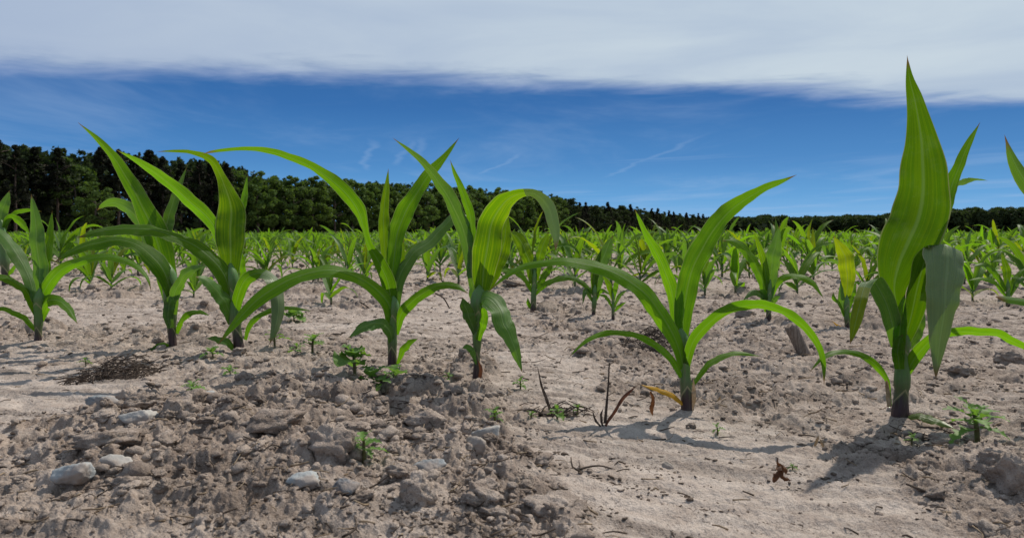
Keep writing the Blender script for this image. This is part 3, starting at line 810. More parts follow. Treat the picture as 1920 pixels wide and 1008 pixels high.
# ------------------------------------------------------------------ grown (not traced) plants
def grow(seed, hgt, n, lean=0.):
    """returns stalk arrays and a list of leaf arrays, base at the origin"""
    r = random.Random(seed)
    top = hgt * r.uniform(.26, .36)
    lean_a = r.uniform(0, 6.28)
    C = np.array([[math.cos(lean_a) * .04 * top * t * t, math.sin(lean_a) * .04 * top * t * t, -.02 + (top + .02) * t] for t in np.linspace(0, 1, 8)])
    R = np.linspace(.0062, .0040, 8) * (hgt / .3)
    st = tube(C, R, 8)
    leaves = []
    az0 = r.uniform(0, 6.28)
    for i in range(n):
        k = i / (n - 1)
        az = az0 + math.pi * i + r.uniform(-.5, .5)
        ins = top * (.28 + .68 * k)
        ln = hgt * (.34 + .62 * math.sin(math.pi * min(1, .25 + .62 * k))) * r.uniform(.85, 1.15)
        el = math.radians(28 + 55 * k + r.uniform(-10, 8))
        droop = (1 - k) ** .6 * r.uniform(1.4, 2.8) + r.uniform(.1, 1.0)
        wd = hgt * (.062 + .068 * math.sin(math.pi * min(1, .2 + .6 * k))) * r.uniform(.85, 1.2)
        m = 16
        p = np.zeros((m, 3)); pos = np.array([0, 0, ins]); e = el; a = az
        tw = r.uniform(-.5, .5)
        S = np.zeros((m, 3)); twist = r.uniform(-.9, .9)
        for j in range(m):
            t = j / (m - 1)
            p[j] = pos
            dv = np.array([math.cos(e) * math.cos(a), math.cos(e) * math.sin(a), math.sin(e)])
            pos = pos + dv * ln / (m - 1)
            e = max(-1.45, e - droop * (t ** 1.3) * 2.2 / (m - 1))
            a += tw / (m - 1)
            sd = np.array([-math.sin(a), math.cos(a), 0.]); nn = np.cross(sd, dv)
            S[j] = sd * math.cos(twist * t) + nn * math.sin(twist * t)
        t = np.linspace(0, 1, m)
        hw = wd / 2 * np.minimum(1, .45 + 2.2 * t) * (1 - t ** 2.2) ** .8
        hw[-1] = 0
        leaves.append(sweep(p, S, hw, fold=.3, ruffle=.12, seed=seed * 31 + i, cross=5, flip=-1, wav=2.2))
    return st, leaves


PROTO = {}


def proto_meshes(seed):
    if seed not in PROTO:
        r = random.Random(seed + 100)
        st, lv = grow(seed, .30, r.choice([6, 7, 7, 8]))
        mb = MB(); mb.add(*st[:2], st[2], st[3]); sm = mb.mesh('stalk'); sm.materials.append(M['stalk'])
        ms = []
        for V, Q, UV in lv:
            mb = MB(); mb.add(V, Q, None, UV); x = mb.mesh('leaf')
            x.materials.append(M[r.choice(['leaf_mass', 'leaf_mass', 'leaf_mass', 'leaf_mass', 'leaf_yellow', 'leaf', 'leaf_dull', 'leaf_dull'])]); ms.append(x)
        whole = MB(); whole.add(*st[:2], st[2], st[3]); nq = len(st[1]) + 0
        for V, Q, UV in lv: whole.add(V, Q, None, UV)
        wm = whole.mesh('corn_plant')
        wm.materials.append(M['stalk']); wm.materials.append(M['leaf_mass'])
        idx = np.ones(len(wm.polygons), np.int32); idx[:len(st[1])] = 0; idx[sum(len(q) for q in whole.Q):] = 0
        wm.polygons.foreach_set('material_index', idx)
        PROTO[seed] = (sm, ms, wm, (st, lv))
    return PROTO[seed]


def grown_plant(seed, x, y, hgt, rot, label, group, parts=True, zz=None):
    sm, ms, wm, _ = proto_meshes(seed)
    z0 = hz(x, y) if zz is None else zz
    if not parts:
        o = bpy.data.objects.new('corn_plant', wm); COL.objects.link(o)
        root = o
    else:
        root = empty('corn_plant', (0, 0, 0))
        for nm, me in [('stalk', sm)] + [('leaf', q) for q in ms]:
            c = bpy.data.objects.new(nm, me); COL.objects.link(c); c.parent = root
    root.location = (x, y, z0); root.rotation_euler = (0, 0, rot)
    s = hgt / .30; root.scale = (s, s, s)
    return tag(root, label, 'corn plant', group)
# ------------------------------------------------------------------ clods and stones
_ICO = {}


def ico(sub):
    if sub not in _ICO:
        import bmesh
        bm = bmesh.new(); bmesh.ops.create_icosphere(bm, subdivisions=sub, radius=1)
        _ICO[sub] = (np.array([v.co[:] for v in bm.verts]), np.array([[v.index for v in f.verts] for f in bm.faces]))
        bm.free()
    return _ICO[sub]


def noise3(V, s, seed):
    return (vnoise(V[:, 0] * s + 3.1, V[:, 1] * s + V[:, 2] * 1.7 * s, seed) + vnoise(V[:, 2] * s - 1.7, V[:, 0] * s * .8 + V[:, 1] * s, seed + 5)) * .5


def clod_mesh(name, sx, sy, sz, seed, sub=4, crumb=.36):
    V, T = ico(sub); r = np.random.RandomState(seed)
    k = np.ones(len(V))
    for _ in range(8):        # a few broken faces
        n = r.normal(size=3); n /= np.linalg.norm(n); c = r.uniform(.55, .88)
        dt = V @ n
        k = np.minimum(k, np.where(dt > c * k, c / np.maximum(dt, 1e-3), k))
    k = k * (1 + crumb * 1.1 * noise3(V, 1.6, seed) + crumb * .6 * noise3(V, 3.7, seed + 1) + crumb * .45 * noise3(V, 8., seed + 2) + crumb * .4 * noise3(V, 17., seed + 3) + crumb * .3 * noise3(V, 31., seed + 4))
    W = V * k[:, None] * np.array([sx, sy, sz])
    return mesh_np(name, W, T)


def stone_mesh(name, sx, sy, sz, seed, nf=16, soft=.13):
    V, T = ico(4); r = np.random.RandomState(seed)
    k = np.full(len(V), 1.25)
    for _ in range(nf):
        n = r.normal(size=3); n /= np.linalg.norm(n); c = r.uniform(.6, .98)
        dt = V @ n
        k = np.minimum(k, np.where(dt > 1e-3, c / np.maximum(dt, 1e-3), k))
    k *= 1 + soft * noise3(V, 4., seed) + soft * .6 * noise3(V, 11., seed + 3)
    return mesh_np(name, V * k[:, None] * np.array([sx, sy, sz]), T, smooth=True)


def place_lump(kind, label, px, py, w, h, mat, seed, cat, group=None, grow=1., sink=.40, depth=.8):
    """a lump seen at (px, py) = its foot, w by h photo pixels"""
    x, y = G(px, py); s = y / F
    sx, sz = w * s / 2 * grow, h * s / 2 * 1.15 * grow
    fn = stone_mesh if kind == 'stone' else clod_mesh
    me = fn(kind, sx, max(sx * depth, sz * .7), sz, seed)
    o = obj(kind if kind == 'stone' else 'soil_clod', me, M[mat], None, (x, y + sx * depth * .5, hz(x, y + sx * depth * .5) + sz * (1 - 2 * sink)))
    r = random.Random(seed)
    o.rotation_euler = (r.uniform(-.25, .25), r.uniform(-.25, .25), r.uniform(-.35, .35))
    return tag(o, label, cat, group)


STONES = [
    ('flat buff stone lying alone on the smooth sand at the left edge', 10, 512, 40, 15, 'stone_tan'),
    ('blue-grey stone half buried at the top of the clod mound below the dark straw heap', 118, 473, 42, 18, 'stone_blue'),
    ('pale stone with a brown crust in the middle of the clod mound', 160, 520, 38, 24, 'stone_pale'),
    ('long whitish stone slanting up beside the larger grey one near the bottom', 134, 565, 42, 24, 'stone_pale'),
    ('large bluish-grey angular stone low in the clod mound near the bottom', 84, 579, 44, 26, 'stone_white'),
    ('small whitish stone beside the green seedling on the mound', 241, 458, 24, 11, 'stone_white'),
    ('tiny white pebble beside the round clod', 342, 456, 15, 8, 'stone_white'),
    ('pale blue-white stone near the bottom edge, left of the dark speckled one', 356, 587, 36, 19, 'stone_white'),
    ('dark blue speckled stone cut by the bottom edge', 402, 600, 34, 22, 'stone_dark'),
    ('smooth rounded grey stone leaning on a small clod', 506, 559, 40, 25, 'stone_blue'),
    ('brown and white split stone standing on edge, in front of the crystalline grey one', 552, 537, 44, 24, 'stone_tan'),
    ('crystalline pale grey stone behind the split brown one at the right end of the mound', 569, 521, 36, 30, 'stone_pale'),
    ('small cream pebble on smooth sand below the dead twigs', 785, 524, 14, 9, 'stone_tan'),
]
CLODS = [
    ('dark upright clod beside the blue-grey stone at the top of the mound', 147, 462, 26, 30),
    ('round crumbly clod next to the tiny white pebble', 352, 457, 32, 28),
    ('dark overhanging clod with root hairs in the middle of the mound', 318, 532, 70, 30),
    ('large blunt clod right of the overhanging one', 388, 562, 52, 48),
    ('long low clod with a dark hollow under it', 120, 545, 75, 24),
    ('brown clod with root threads hanging from its right side', 205, 515, 44, 34),
    ('dark rough clod left of the split brown stone', 498, 508, 46, 26),
    ('clod with a shadowed right face at the bottom edge below the rounded stone', 487, 598, 44, 40),
    ('broad clod at the bottom edge at the right end of the mound', 655, 600, 70, 22),
    ('dark lump at the bottom edge left of the broad end clod', 566, 594, 50, 28),
    ('small dark clod on the mound right of the pale crusted stone', 222, 470, 36, 18),
    ('low clod above the pale crusted stone', 160, 488, 52, 20),
    ('brown clod under the long whitish stone', 150, 588, 44, 18),
    ('rounded clod at the lower right, below the tall seedling', 1165, 540, 26, 20),
    ('broad pale clod cut by the right edge near the bottom', 1195, 565, 56, 44),
    ('dark flat clod behind the hanging leaf of the tallest plant', 1135, 426, 34, 16),
    ('dark clod near the right edge behind the long arching leaf', 1190, 412, 34, 22),
    ('dark flat clod behind the front row beside the V-leaved plant', 603, 318, 26, 8),
    ('dark clod under the straw-coloured bits right of the grey stub', 876, 357, 26, 16),
    ('small dark clod at the foot of the plant with the yellowed leaf', 811, 482, 14, 8),
]


def build_lumps():
    for i, (lab, px, py, w_, h_, mt) in enumerate(STONES):
        place_lump('stone', lab, px, py, w_, h_, mt, 300 + i, 'stone', 'stones lying in the soil')
    for i, (lab, px, py, w_, h_) in enumerate(CLODS):
        place_lump('clod', lab, px, py, w_, h_, 'clod', 500 + i, 'clod', 'soil clods in the foreground', sink=.34, grow=1.05)
    # more clods nothing tells apart
    r = random.Random(5); n = 0
    protos = [clod_mesh('soil_clod', 1, .85, .62, 900 + k, 4, .40) for k in range(8)]
    while n < 130:
        if FULL and r.random() < .35: px, py = r.uniform(0, 1920), r.uniform(600, 1000)
        else: px, py = r.uniform(-20, 1300), r.uniform(330, 600)
        x, y = G(px, py)
        R = float(rough(np.array([x]), np.array([y]))[0])
        if R < .6 or r.random() > R ** 2.2: continue
        if min(math.hypot(x - bx, y - by) for bx, by in BASES) < .02: continue
        s = min(.011, .0055 * math.exp(r.gauss(0, .5))) * (1.2 if py < 420 else 1.)
        o = obj('soil_clod', r.choice(protos), M['clod'], None, (x, y, hz(x, y) + s * .25))
        o.scale = (s * r.uniform(.8, 1.3), s, s * r.uniform(.7, 1.1)); o.rotation_euler = (r.uniform(-.3, .3), r.uniform(-.3, .3), r.uniform(0, 6.3))
        tag(o, 'one of many small rounded brown soil clods scattered on the cloddy patches', 'clod', 'small scattered clods'); n += 1
    # crumbs: far too many to count
    rs = np.random.RandomState(3)
    N = 17000 if not FULL else 34000
    d = np.exp(rs.uniform(math.log(.20 if FULL else .42), math.log(5.5), N))
    x = d * np.tan(rs.uniform(math.radians(-38), math.radians(58 if FULL else 38), N))
    R = rough(x, d)
    keep = rs.rand(N) < .06 + .94 * R ** 1.6
    x, d, R = x[keep], d[keep], R[keep]; N = len(x)
    size = np.exp(rs.normal(0, .55, N)) * .0016 * np.maximum(d / .8, .55) ** .55 * (.55 + .75 * R)
    z = height(x, d)
    V0_, T0 = ico(2)
    var = []
    for k in range(5):
        kk = 1 + .55 * noise3(V0_, 1.5, 40 + k) + .45 * noise3(V0_, 3.3, 50 + k) + .25 * noise3(V0_, 8., 55 + k)
        var.append(V0_ * kk[:, None] * np.array([1, .85, .68]))
    mb = MB()
    ang = rs.uniform(0, 6.28, N); ca, sa = np.cos(ang), np.sin(ang)
    which = rs.randint(0, 5, N)
    for k in range(5):
        i = np.where(which == k)[0]
        v = var[k][None] * size[i][:, None, None] * rs.uniform(.7, 1.3, (len(i), 1, 3))
        X = v[:, :, 0] * ca[i][:, None] - v[:, :, 1] * sa[i][:, None] + x[i][:, None]
        Y = v[:, :, 0] * sa[i][:, None] + v[:, :, 1] * ca[i][:, None] + d[i][:, None]
        Z = v[:, :, 2] + z[i][:, None] + size[i][:, None] * .2
        VV = np.stack([X, Y, Z], -1).reshape(-1, 3)
        TT = (T0[None] + (np.arange(len(i)) * len(V0_))[:, None, None]).reshape(-1, 3)
        mb.add(VV, None, TT)
    o = obj('soil_crumbs', mb.mesh('soil_crumbs'), M['clod'])
    tag(o, 'loose crumbs of soil strewn over the field surface', 'soil crumbs', kind='stuff')
    # dark damp crumbs and rotted bits in drifts
    N = 30000
    d = np.exp(rs.uniform(math.log(.20 if FULL else .42), math.log(5.), N))
    x = d * np.tan(rs.uniform(math.radians(-38), math.radians(58 if FULL else 38), N))
    u = x * ROW_U[0] + d * ROW_U[1]; v = x * ROW_N[0] + d * ROW_N[1]
    dr = fbm(u / .30, v / .05, 3, 90) + .6 * fbm(x / .05, d / .05, 2, 95) + .5 * rough(x, d)
    k = rs.rand(N) < .05 + .95 * sstep(.25, .95, dr)
    x, d = x[k], d[k]; N = len(x); z = height(x, d)
    size = np.exp(rs.normal(0, .5, N)) * .00092 * np.maximum(d / .8, .6) ** .6
    V1, T1 = ico(1); mb = MB()
    ang = rs.uniform(0, 6.28, N); st = rs.uniform(.7, 3.2, N)
    jit = 1 + rs.uniform(-.35, .35, (N, len(V1)))
    X0 = V1[None, :, 0] * jit * (size * st)[:, None]; Y0 = V1[None, :, 1] * jit * size[:, None]; Z0 = V1[None, :, 2] * jit * (size * .5)[:, None]
    X = X0 * np.cos(ang)[:, None] - Y0 * np.sin(ang)[:, None] + x[:, None]; Y = X0 * np.sin(ang)[:, None] + Y0 * np.cos(ang)[:, None] + d[:, None]
    VV = np.stack([X, Y, Z0 + z[:, None] + size[:, None] * .25], -1).reshape(-1, 3)
    mb.add(VV, None, (T1[None] + (np.arange(N) * len(V1))[:, None, None]).reshape(-1, 3))
    tag(obj('dark_crumbs', mb.mesh('dark_crumbs'), M['dark_soil']), 'dark crumbs and rotted bits drifted over the soil', 'soil crumbs', kind='stuff')


# ------------------------------------------------------------------ litter, twigs, dead bits
def strand(pts, r0, r1, sides=6, n=14, flat=1.):
    p = np.asarray(pts, float)
    C = spline(np.hstack([p, np.zeros((len(p), 1))]), n)[:, :3] if len(p) > 2 else np.linspace(p[0], p[1], n)
    return tube(C, np.linspace(r0, r1, n), sides, flat)


def build_litter():
    rs = random.Random(11)
    for nm, mt, N, lab in (('straw_litter', 'straw', 1300, 'short pale bits of straw scattered over the soil'),
                           ('dark_litter', 'twig', 2600, 'short dark bits of rotted plant matter scattered over the soil')):
        mb = MB(); ptx, pty, zz = [], [], []
        while len(ptx) < N:
            d = math.exp(rs.uniform(math.log(.20 if FULL else .42), math.log(4.)))
            x = d * math.tan(math.radians(rs.uniform(-38, 58 if FULL else 38)))
            ptx.append(x); pty.append(d)
        R = rough(np.array(ptx), np.array(pty)); zz = height(np.array(ptx), np.array(pty))
        for x, y, r_, z_ in zip(ptx, pty, R, zz):
            if rs.random() > .12 + .88 * r_: continue
            ln = rs.uniform(.004, .022) * max(.8, min(1.6, y)); a = rs.uniform(0, 6.28); el = rs.gauss(.05, .22); b = rs.uniform(-.3, .3)
            c, s = math.cos(a) * ln, math.sin(a) * ln
            p = [(x - c / 2, y - s / 2, z_ + .001), (x - s * b, y + c * b, z_ + .0015 + abs(el) * ln * .3), (x + c / 2, y + s / 2, z_ + .001 + max(-.001, el * ln))]
            rr = rs.uniform(.0003, .0009) * max(1, y * .8)
            V, Q, T, UV = strand(p, rr, rr * .6, 4, 5, .5)
            mb.add(V, Q, T, UV)
        tag(obj(nm, mb.mesh(nm), M[mt]), lab, 'litter', kind='stuff')

    def heap(lab, px, py, wpx, hpx, n, seed):
        r = random.Random(seed); cx_, cy_ = G(px, py); s = cy_ / F
        mb = MB()
        V, T = ico(3)      # matted core of the heap
        V = V * (1 + .3 * noise3(V, 2.5, seed))[:, None] * np.array([wpx * s * .24, wpx * s * .13, hpx * s * .36])
        mb.add(V, None, T)
        for _ in range(n):
            x0 = max(-.34, min(.34, r.gauss(0, .24))) * wpx * s; y0 = max(-.2, min(.2, r.gauss(0, .13))) * wpx * s + .3 * x0 * math.sin(seed)
            top = hpx * s * math.exp(-(x0 / (wpx * s * .32)) ** 2 - (y0 / (wpx * s * .26)) ** 2)
            z0 = r.uniform(0, 1.25) * top; ln = r.uniform(.08, 1.) ** 2.0 * wpx * s * .40; a = r.gauss(.3, .5) if r.random() < .5 else r.uniform(0, 3.14)
            el = r.gauss(.15, .38)
            c, q = math.cos(a) * ln / 2, math.sin(a) * ln / 2
            p = [(x0 - c, y0 - q, max(.0005, z0 - el * ln / 2)), (x0 + r.gauss(0, .12) * ln, y0 + r.gauss(0, .12) * ln, z0 + .25 * ln * r.random()), (x0 + c, y0 + q, max(.0005, z0 + el * ln / 2))]
            rr = r.uniform(.0003, .0010)
            V, Q, T, UV = strand(p, rr, rr * .6, 5, 8, .4); mb.add(V, Q, T, UV)
        o = obj('dead_grass_heap', mb.mesh('dead_grass_heap'), M['twig'], None, (cx_, cy_, hz(cx_, cy_)))
        tag(o, lab, 'dead grass')
    heap('dark matted heap of dead grass between the two leftmost front plants', 138, 428, 115, 20, 340, 1)
    heap('dark heap of dead straw behind the plant with the yellowed bottom leaf', 765, 394, 100, 22, 260, 2)
    heap('low dark scatter of dead roots around the bent dead blades', 655, 470, 95, 7, 45, 3)
    heap('dark dead stems lying along the soil beside the stalk of the tallest plant', 1100, 492, 120, 4, 30, 4)

    def strip_obj(name, label, cat, pts, d, w0, mat, rl=20, dep=0, n=26, parent=None):
        V, Q, UV = view_leaf(0, pts, d, roll=rl, dep=dep, seed=len(label), n=n, fold=.35, ruffle=.2)
        mb = MB(); mb.add(V, Q, None, UV)
        return tag(obj(name, mb.mesh(name), M[mat]), label, cat)

    def stick(name, label, cat, pts, d, r0, r1, mat):
        P3 = [P(p[0], p[1], d + (p[2] if len(p) > 2 else 0) * d / F) for p in pts]
        V, Q, T, UV = strand(P3, r0 * d / F, r1 * d / F, 8, 20, .8)
        mb = MB(); mb.add(V, Q, T, UV)
        return tag(obj(name, mb.mesh(name), M[mat]), label, cat)
    root = empty('dead_weed', P(650, 474, gd(474))); org = np.array(root.location)
    tag(root, 'blackened thin dead weed standing up from a low tangle of roots', 'dead weed')
    for k, pts in enumerate([[(650, 476, 3), (642, 455, 4.5), (635, 436, 3.5), (629, 408, 0)], [(640, 470, 2), (628, 463, 3), (612, 462, 2), (598, 464, 0)], [(650, 474, 2), (664, 462, 3), (672, 458, 0)], [(646, 474, 2), (655, 460, 3), (668, 470, 0)]]):
        V, Q, UV = view_leaf(0, pts, gd(474) + .002 * k, roll=25, dep=-4, seed=k, n=20, fold=.4, ruffle=.3)
        mb = MB(); mb.add(V - org, Q, None, UV); obj('dead_blade', mb.mesh('dead_blade'), M['twig'], root)
    root = empty('dead_weed', P(707, 485, gd(485))); org = np.array(root.location)
    tag(root, 'dead weed with one straight broken stem and one reddish bent blade', 'dead weed')
    dd = gd(485)
    V, Q, T, UV = strand([P(709, 478, dd), P(711, 455, dd), P(713, 430, dd), P(714, 407, dd)], 1.9 * dd / F, .8 * dd / F, 8, 20, .8)
    mb = MB(); mb.add(V - org, Q, T, UV); obj('stem', mb.mesh('stem'), M['twig'], root)
    for k, (pts, mt) in enumerate([([(704, 500, 2.5), (709, 482, 4), (720, 464, 4.5), (733, 445, 5), (748, 433, 0)], 'dead_red'), ([(706, 484, 2), (698, 474, 3.5), (694, 462, 0)], 'twig'), ([(707, 486, 2), (704, 470, 4), (707, 460, 0)], 'twig')]):
        V, Q, UV = view_leaf(0, pts, dd, roll=25, dep=(0, -4), seed=k, n=20, fold=.45, ruffle=.3)
        mb = MB(); mb.add(V - org, Q, None, UV); obj('dead_blade', mb.mesh('dead_blade'), M[mt], root)
    strip_obj('withered_leaf', 'small withered tan leaf hanging by the yellowed corn leaf tip', 'withered leaf', [(762, 441, 3), (765, 450, 5), (763, 462, 6), (765, 470, 0)], gd(468), 1, 'rust', 30, 0)
    stick('twig', 'thin dark forked twig on the smooth sand below the dead blades', 'twig', [(650, 533), (672, 534, -4), (690, 529, -4), (705, 528, 0), (725, 534, 4)], gd(535), 1.6, .8, 'twig')
    stick('twig', 'dark stick lying on the sand at the lower right corner', 'twig', [(1062, 549), (1080, 556), (1098, 563), (1120, 571)], gd(563), 1.2, 2.6, 'twig')
    stick('twig', 'thin dark twig behind the front row between the purple-stemmed plant and its right neighbour', 'twig', [(412, 341), (420, 336), (428, 340), (440, 349)], gd(345), .9, .7, 'twig')
    stick('twig', 'bent dark twig to the left of the plant with the hanging lower leaf', 'twig', [(510, 326), (520, 332), (527, 344), (531, 352)], gd(346), 1., .7, 'twig')
    stick('straw_stem', 'pale dry straw lying on top of the clod mound', 'straw', [(431, 473), (446, 482), (463, 495)], gd(492), 1.1, .7, 'straw')
    stick('straw_stem', 'thin reddish straw lying right of the grey corn stub', 'straw', [(912, 411), (935, 410), (962, 411)], gd(411), .8, .6, 'straw')
    # the chopped grey stub of last year's corn
    x, y = G(936, 405); s = y / F
    base = empty('corn_stub', (x, y, hz(x, y)))
    tag(base, 'grey weathered stub of an old corn stalk leaning left behind the front row', 'corn stub')
    mb = MB()
    C = np.array([(4 * s * (1 - t) - 14 * s * t + 4 * s, 0, (-4 + 38 * t) * s) for t in np.linspace(0, 1, 12)])
    V, Q, T, UV = tube(C, np.linspace(7.2, 7.6, 12) * s, 14, .8)
    rr = np.random.RandomState(2)
    ringn = 14; tops = V[11 * ringn:12 * ringn]; tops[:, 2] += rr.uniform(-3, 4.5, ringn) * s; V[-1, 2] -= 7 * s
    mb.add(V, Q, T, UV); obj('stub_stalk', mb.mesh('stub_stalk'), M['grey_stub'], base)
    # curled brown leaf
    root = empty('curled_leaf', P(914, 545, gd(545)))
    tag(root, 'small curled rust-brown dead leaf on the smooth sand', 'dead leaf')
    d = gd(545); org = P(914, 545, d)
    for k, (pts, rl) in enumerate([([(906, 547, 3), (911, 539, 8), (915, 531, 9), (911, 523, 0)], 20), ([(909, 531, 4), (916, 529, 10), (922, 533, 7), (921, 539, 0)], 50),
                                   ([(914, 538, 5), (920, 542, 7), (928, 545, 0)], 30), ([(912, 535, 5), (907, 540, 7), (905, 546, 0)], -40), ([(912, 530, 3), (911, 522, 3), (912, 518, 0)], 0)]):
        V, Q, UV = view_leaf(0, pts, d + (k - 2) * 2 * d / F, roll=rl, dep=(-3, 4), seed=k, n=14, fold=.5, ruffle=.35)
        mb = MB(); mb.add(V - org, Q, None, UV); obj('lobe', mb.mesh('lobe'), M['rust'], root)
    # husk chips
    for px, py, lab in ((958, 505, 'pale dry husk chip standing on the sand above the curled brown leaf'), (843, 458, 'small buff husk chip right of the yellow-leaved plant')):
        V, Q, UV = view_leaf(0, [(px - 3, py, 3), (px, py - 7, 4), (px + 2, py - 13, 0)], gd(py), roll=35, seed=px, n=12, fold=.4)
        V2, Q2, UV2 = view_leaf(0, [(px + 7, py + 1, 3), (px + 6, py - 4, 5), (px + 2, py - 9, 0)], gd(py), roll=25, seed=px + 1, n=12, fold=.4)
        mb = MB(); mb.add(V, Q, None, UV); mb.add(V2, Q2, None, UV2)
        tag(obj('husk_chip', mb.mesh('husk_chip'), M['straw']), lab, 'husk')


# ------------------------------------------------------------------ weeds
def weed(label, px, py, hpx, nl, seed, spread=1., lobed=True, big=1.):
    """a seedling: short stem, pairs of toothed leaves"""
    d = gd(py); s = d / F; r = random.Random(seed)
    x, y = G(px, py)
    root = empty('weed_seedling', (x, y, hz(x, y)))
    tag(root, label, 'weed', 'weed seedlings in the bare soil')
    h = hpx * s
    top = np.array([r.uniform(-.15, .15) * h, r.uniform(-.1, .1) * h, h * .62])
    V, Q, T, UV = strand([(0, 0, -.006), (top[0] * .3, top[1] * .3, h * .3), tuple(top)], .045 * h + .0003, .03 * h + .0002, 7)
    mb = MB(); mb.add(V, Q, T, UV); obj('stem', mb.mesh('stem'), M['weed_stem'], root)
    a0 = r.uniform(0, 6.28)
    nl += 2
    for i in range(nl):
        k = i / max(1, nl - 1)
        a = a0 + i * 2.4 + r.uniform(-.3, .3)
        ln = h * r.uniform(.55, .85) * spread * (1 - .35 * k); el = .25 + .9 * k + r.uniform(-.2, .2)
        st = np.array([top[0] * (.5 + .5 * k), top[1] * (.5 + .5 * k), h * (.32 + .30 * k)])
        m = 23; p = np.zeros((m, 3)); pos = st.copy(); e = el
        for j in range(m):
            p[j] = pos; pos = pos + np.array([math.cos(a) * math.cos(e), math.sin(a) * math.cos(e), math.sin(e)]) * ln / (m - 1); e -= 1.1 / (m - 1)
        t = np.linspace(0, 1, m)
        prof = np.sin(np.pi * np.clip(t * .9 + .1, 0, 1)) ** .8 * (t > .12) + .08
        if lobed: prof = prof * (.22 + .9 * np.abs(np.sin(t * math.pi * 4.6)))
        hw = ln * (.24 if lobed else .30) * big * prof; hw[-1] = 0
        S = np.tile([-math.sin(a), math.cos(a), 0], (m, 1)) + np.array([0, 0, r.uniform(-.3, .3)])
        V, Q, UV = sweep(p, S, hw, fold=.25, ruffle=.15, seed=i + seed, cross=5, flip=-1)
        mb = MB(); mb.add(V, Q, None, UV); obj('leaf', mb.mesh('leaf'), M['weed'], root)
    return root


WEEDS = [
    ('broad-leaved weed seedling at the left of the cluster below the purple-stemmed plant', 416, 452, 40, 5, 1, False, 1.7),
    ('fern-leaved weed in the middle of the cluster below the purple-stemmed plant', 436, 450, 42, 6, 1.1, True, 1.3),
    ('fern-leaved weed at the right of the cluster below the purple-stemmed plant', 459, 442, 30, 6, 1.3, True, 1.2),
    ('dark little seedling on the sand above the crystalline grey stone', 580, 488, 26, 5, .9, True, 1.),
    ('small green seedling at the foot of the blackened dead blade', 653, 478, 22, 5, 1.1, True, 1.1),
    ('small seedling under the tip of the hanging corn leaf', 610, 442, 18, 5, 1., True, 1.),
    ('low green weed just left of the plant with the bulging striped leaf', 250, 410, 14, 6, 1.6, True, 1.2),
    ('flat green weed below the foot of the plant with the bulging striped leaf', 270, 432, 10, 6, 1.9, True, 1.),
    ('flat green weed on the mound beside the small whitish stone', 224, 456, 13, 6, 1.8, True, 1.1),
    ('upright bright weed right of the plant with the bulging striped leaf', 366, 406, 28, 6, 1., True, 1.2),
    ('smaller weed left of the upright bright one behind the mound', 346, 404, 17, 5, 1.1, True, 1.),
    ('leafy weed under the hanging leaf end right of the bulging striped leaf', 322, 400, 26, 6, 1., True, 1.2),
    ('round-leaved weed farther back behind the leafy one', 345, 362, 16, 6, 1.4, False, 1.6),
    ('tall spreading weed seedling at the lower right near the tallest plant', 1146, 506, 62, 9, 1.05, True, .8),
    ('tiny seedling in the shade at the foot of the tallest plant', 1068, 498, 18, 5, 1., True, 1.),
    ('olive weed growing between the clods in the middle of the mound', 427, 556, 44, 7, 1., True, .75),
    ('tiny dark seedling below the plant with the yellowed leaf', 841, 488, 16, 4, 1., True, 1.),
    ('tiny seedling among dead roots right of the small green one', 676, 472, 16, 4, 1., True, 1.),
    ('tiny seedling at the left end of the scatter of dead roots', 622, 476, 13, 4, 1., True, 1.),
    ('thin small seedling on bare sand between the two leftmost front plants', 101, 412, 14, 4, 1., True, .9),
    ('tiny dark seedling left of the foot of the plant with the hanging lower leaf', 526, 432, 16, 4, 1., True, .8),
    ('tiny green seedling on the crumbly slope above the split brown stone', 543, 464, 13, 4, 1., True, 1.),
    ('tiny sprig beside the curled rust-brown leaf', 929, 526, 8, 4, 1.2, False, 1.),
]


def build_weeds():
    for i, (lab, px, py, hpx, nl, spread, lobed, big) in enumerate(WEEDS):
        weed(lab, px, py, hpx, nl, 60 + i, spread, lobed, big)
# ------------------------------------------------------------------ woods
def leaf_cloud_mat(name, c1, c2, tr):
    m, t = new_mat(name)
    pos = t.n('ShaderNodeNewGeometry').outputs['Position']
    n = t.noise(pos, .9, 3, .6); n2 = t.noise(pos, .16, 2, .5)
    rnd = t.n('ShaderNodeObjectInfo').outputs['Random']
    c = t.mix(t.ms(t.m('ADD', t.m('MULTIPLY', n, .6), t.m('MULTIPLY', n2, .4)), .36, .64), c1, c2)
    c = t.vm('SCALE', c, scale=t.m('MULTIPLY_ADD', rnd, .5, .75))
    p = t.n('ShaderNodeBsdfPrincipled', ins={'Base Color': c, 'Roughness': .7, 'Specular IOR Level': .2})
    trn = t.n('ShaderNodeBsdfTranslucent', ins={0: tr})
    out(t, t.n('ShaderNodeMixShader', ins={0: .36, 1: p.outputs[0], 2: trn.outputs[0]}).outputs[0])
    return m


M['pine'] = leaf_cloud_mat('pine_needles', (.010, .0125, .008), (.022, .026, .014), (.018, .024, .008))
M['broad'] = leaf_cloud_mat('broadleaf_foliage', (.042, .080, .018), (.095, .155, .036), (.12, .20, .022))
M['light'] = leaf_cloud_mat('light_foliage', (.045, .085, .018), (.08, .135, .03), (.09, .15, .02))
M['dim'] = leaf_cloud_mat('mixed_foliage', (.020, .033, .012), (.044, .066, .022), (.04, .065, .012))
M['bark'] = plain_mat('tree_bark', (.05, .035, .028), (.10, .08, .065), 3., .9)


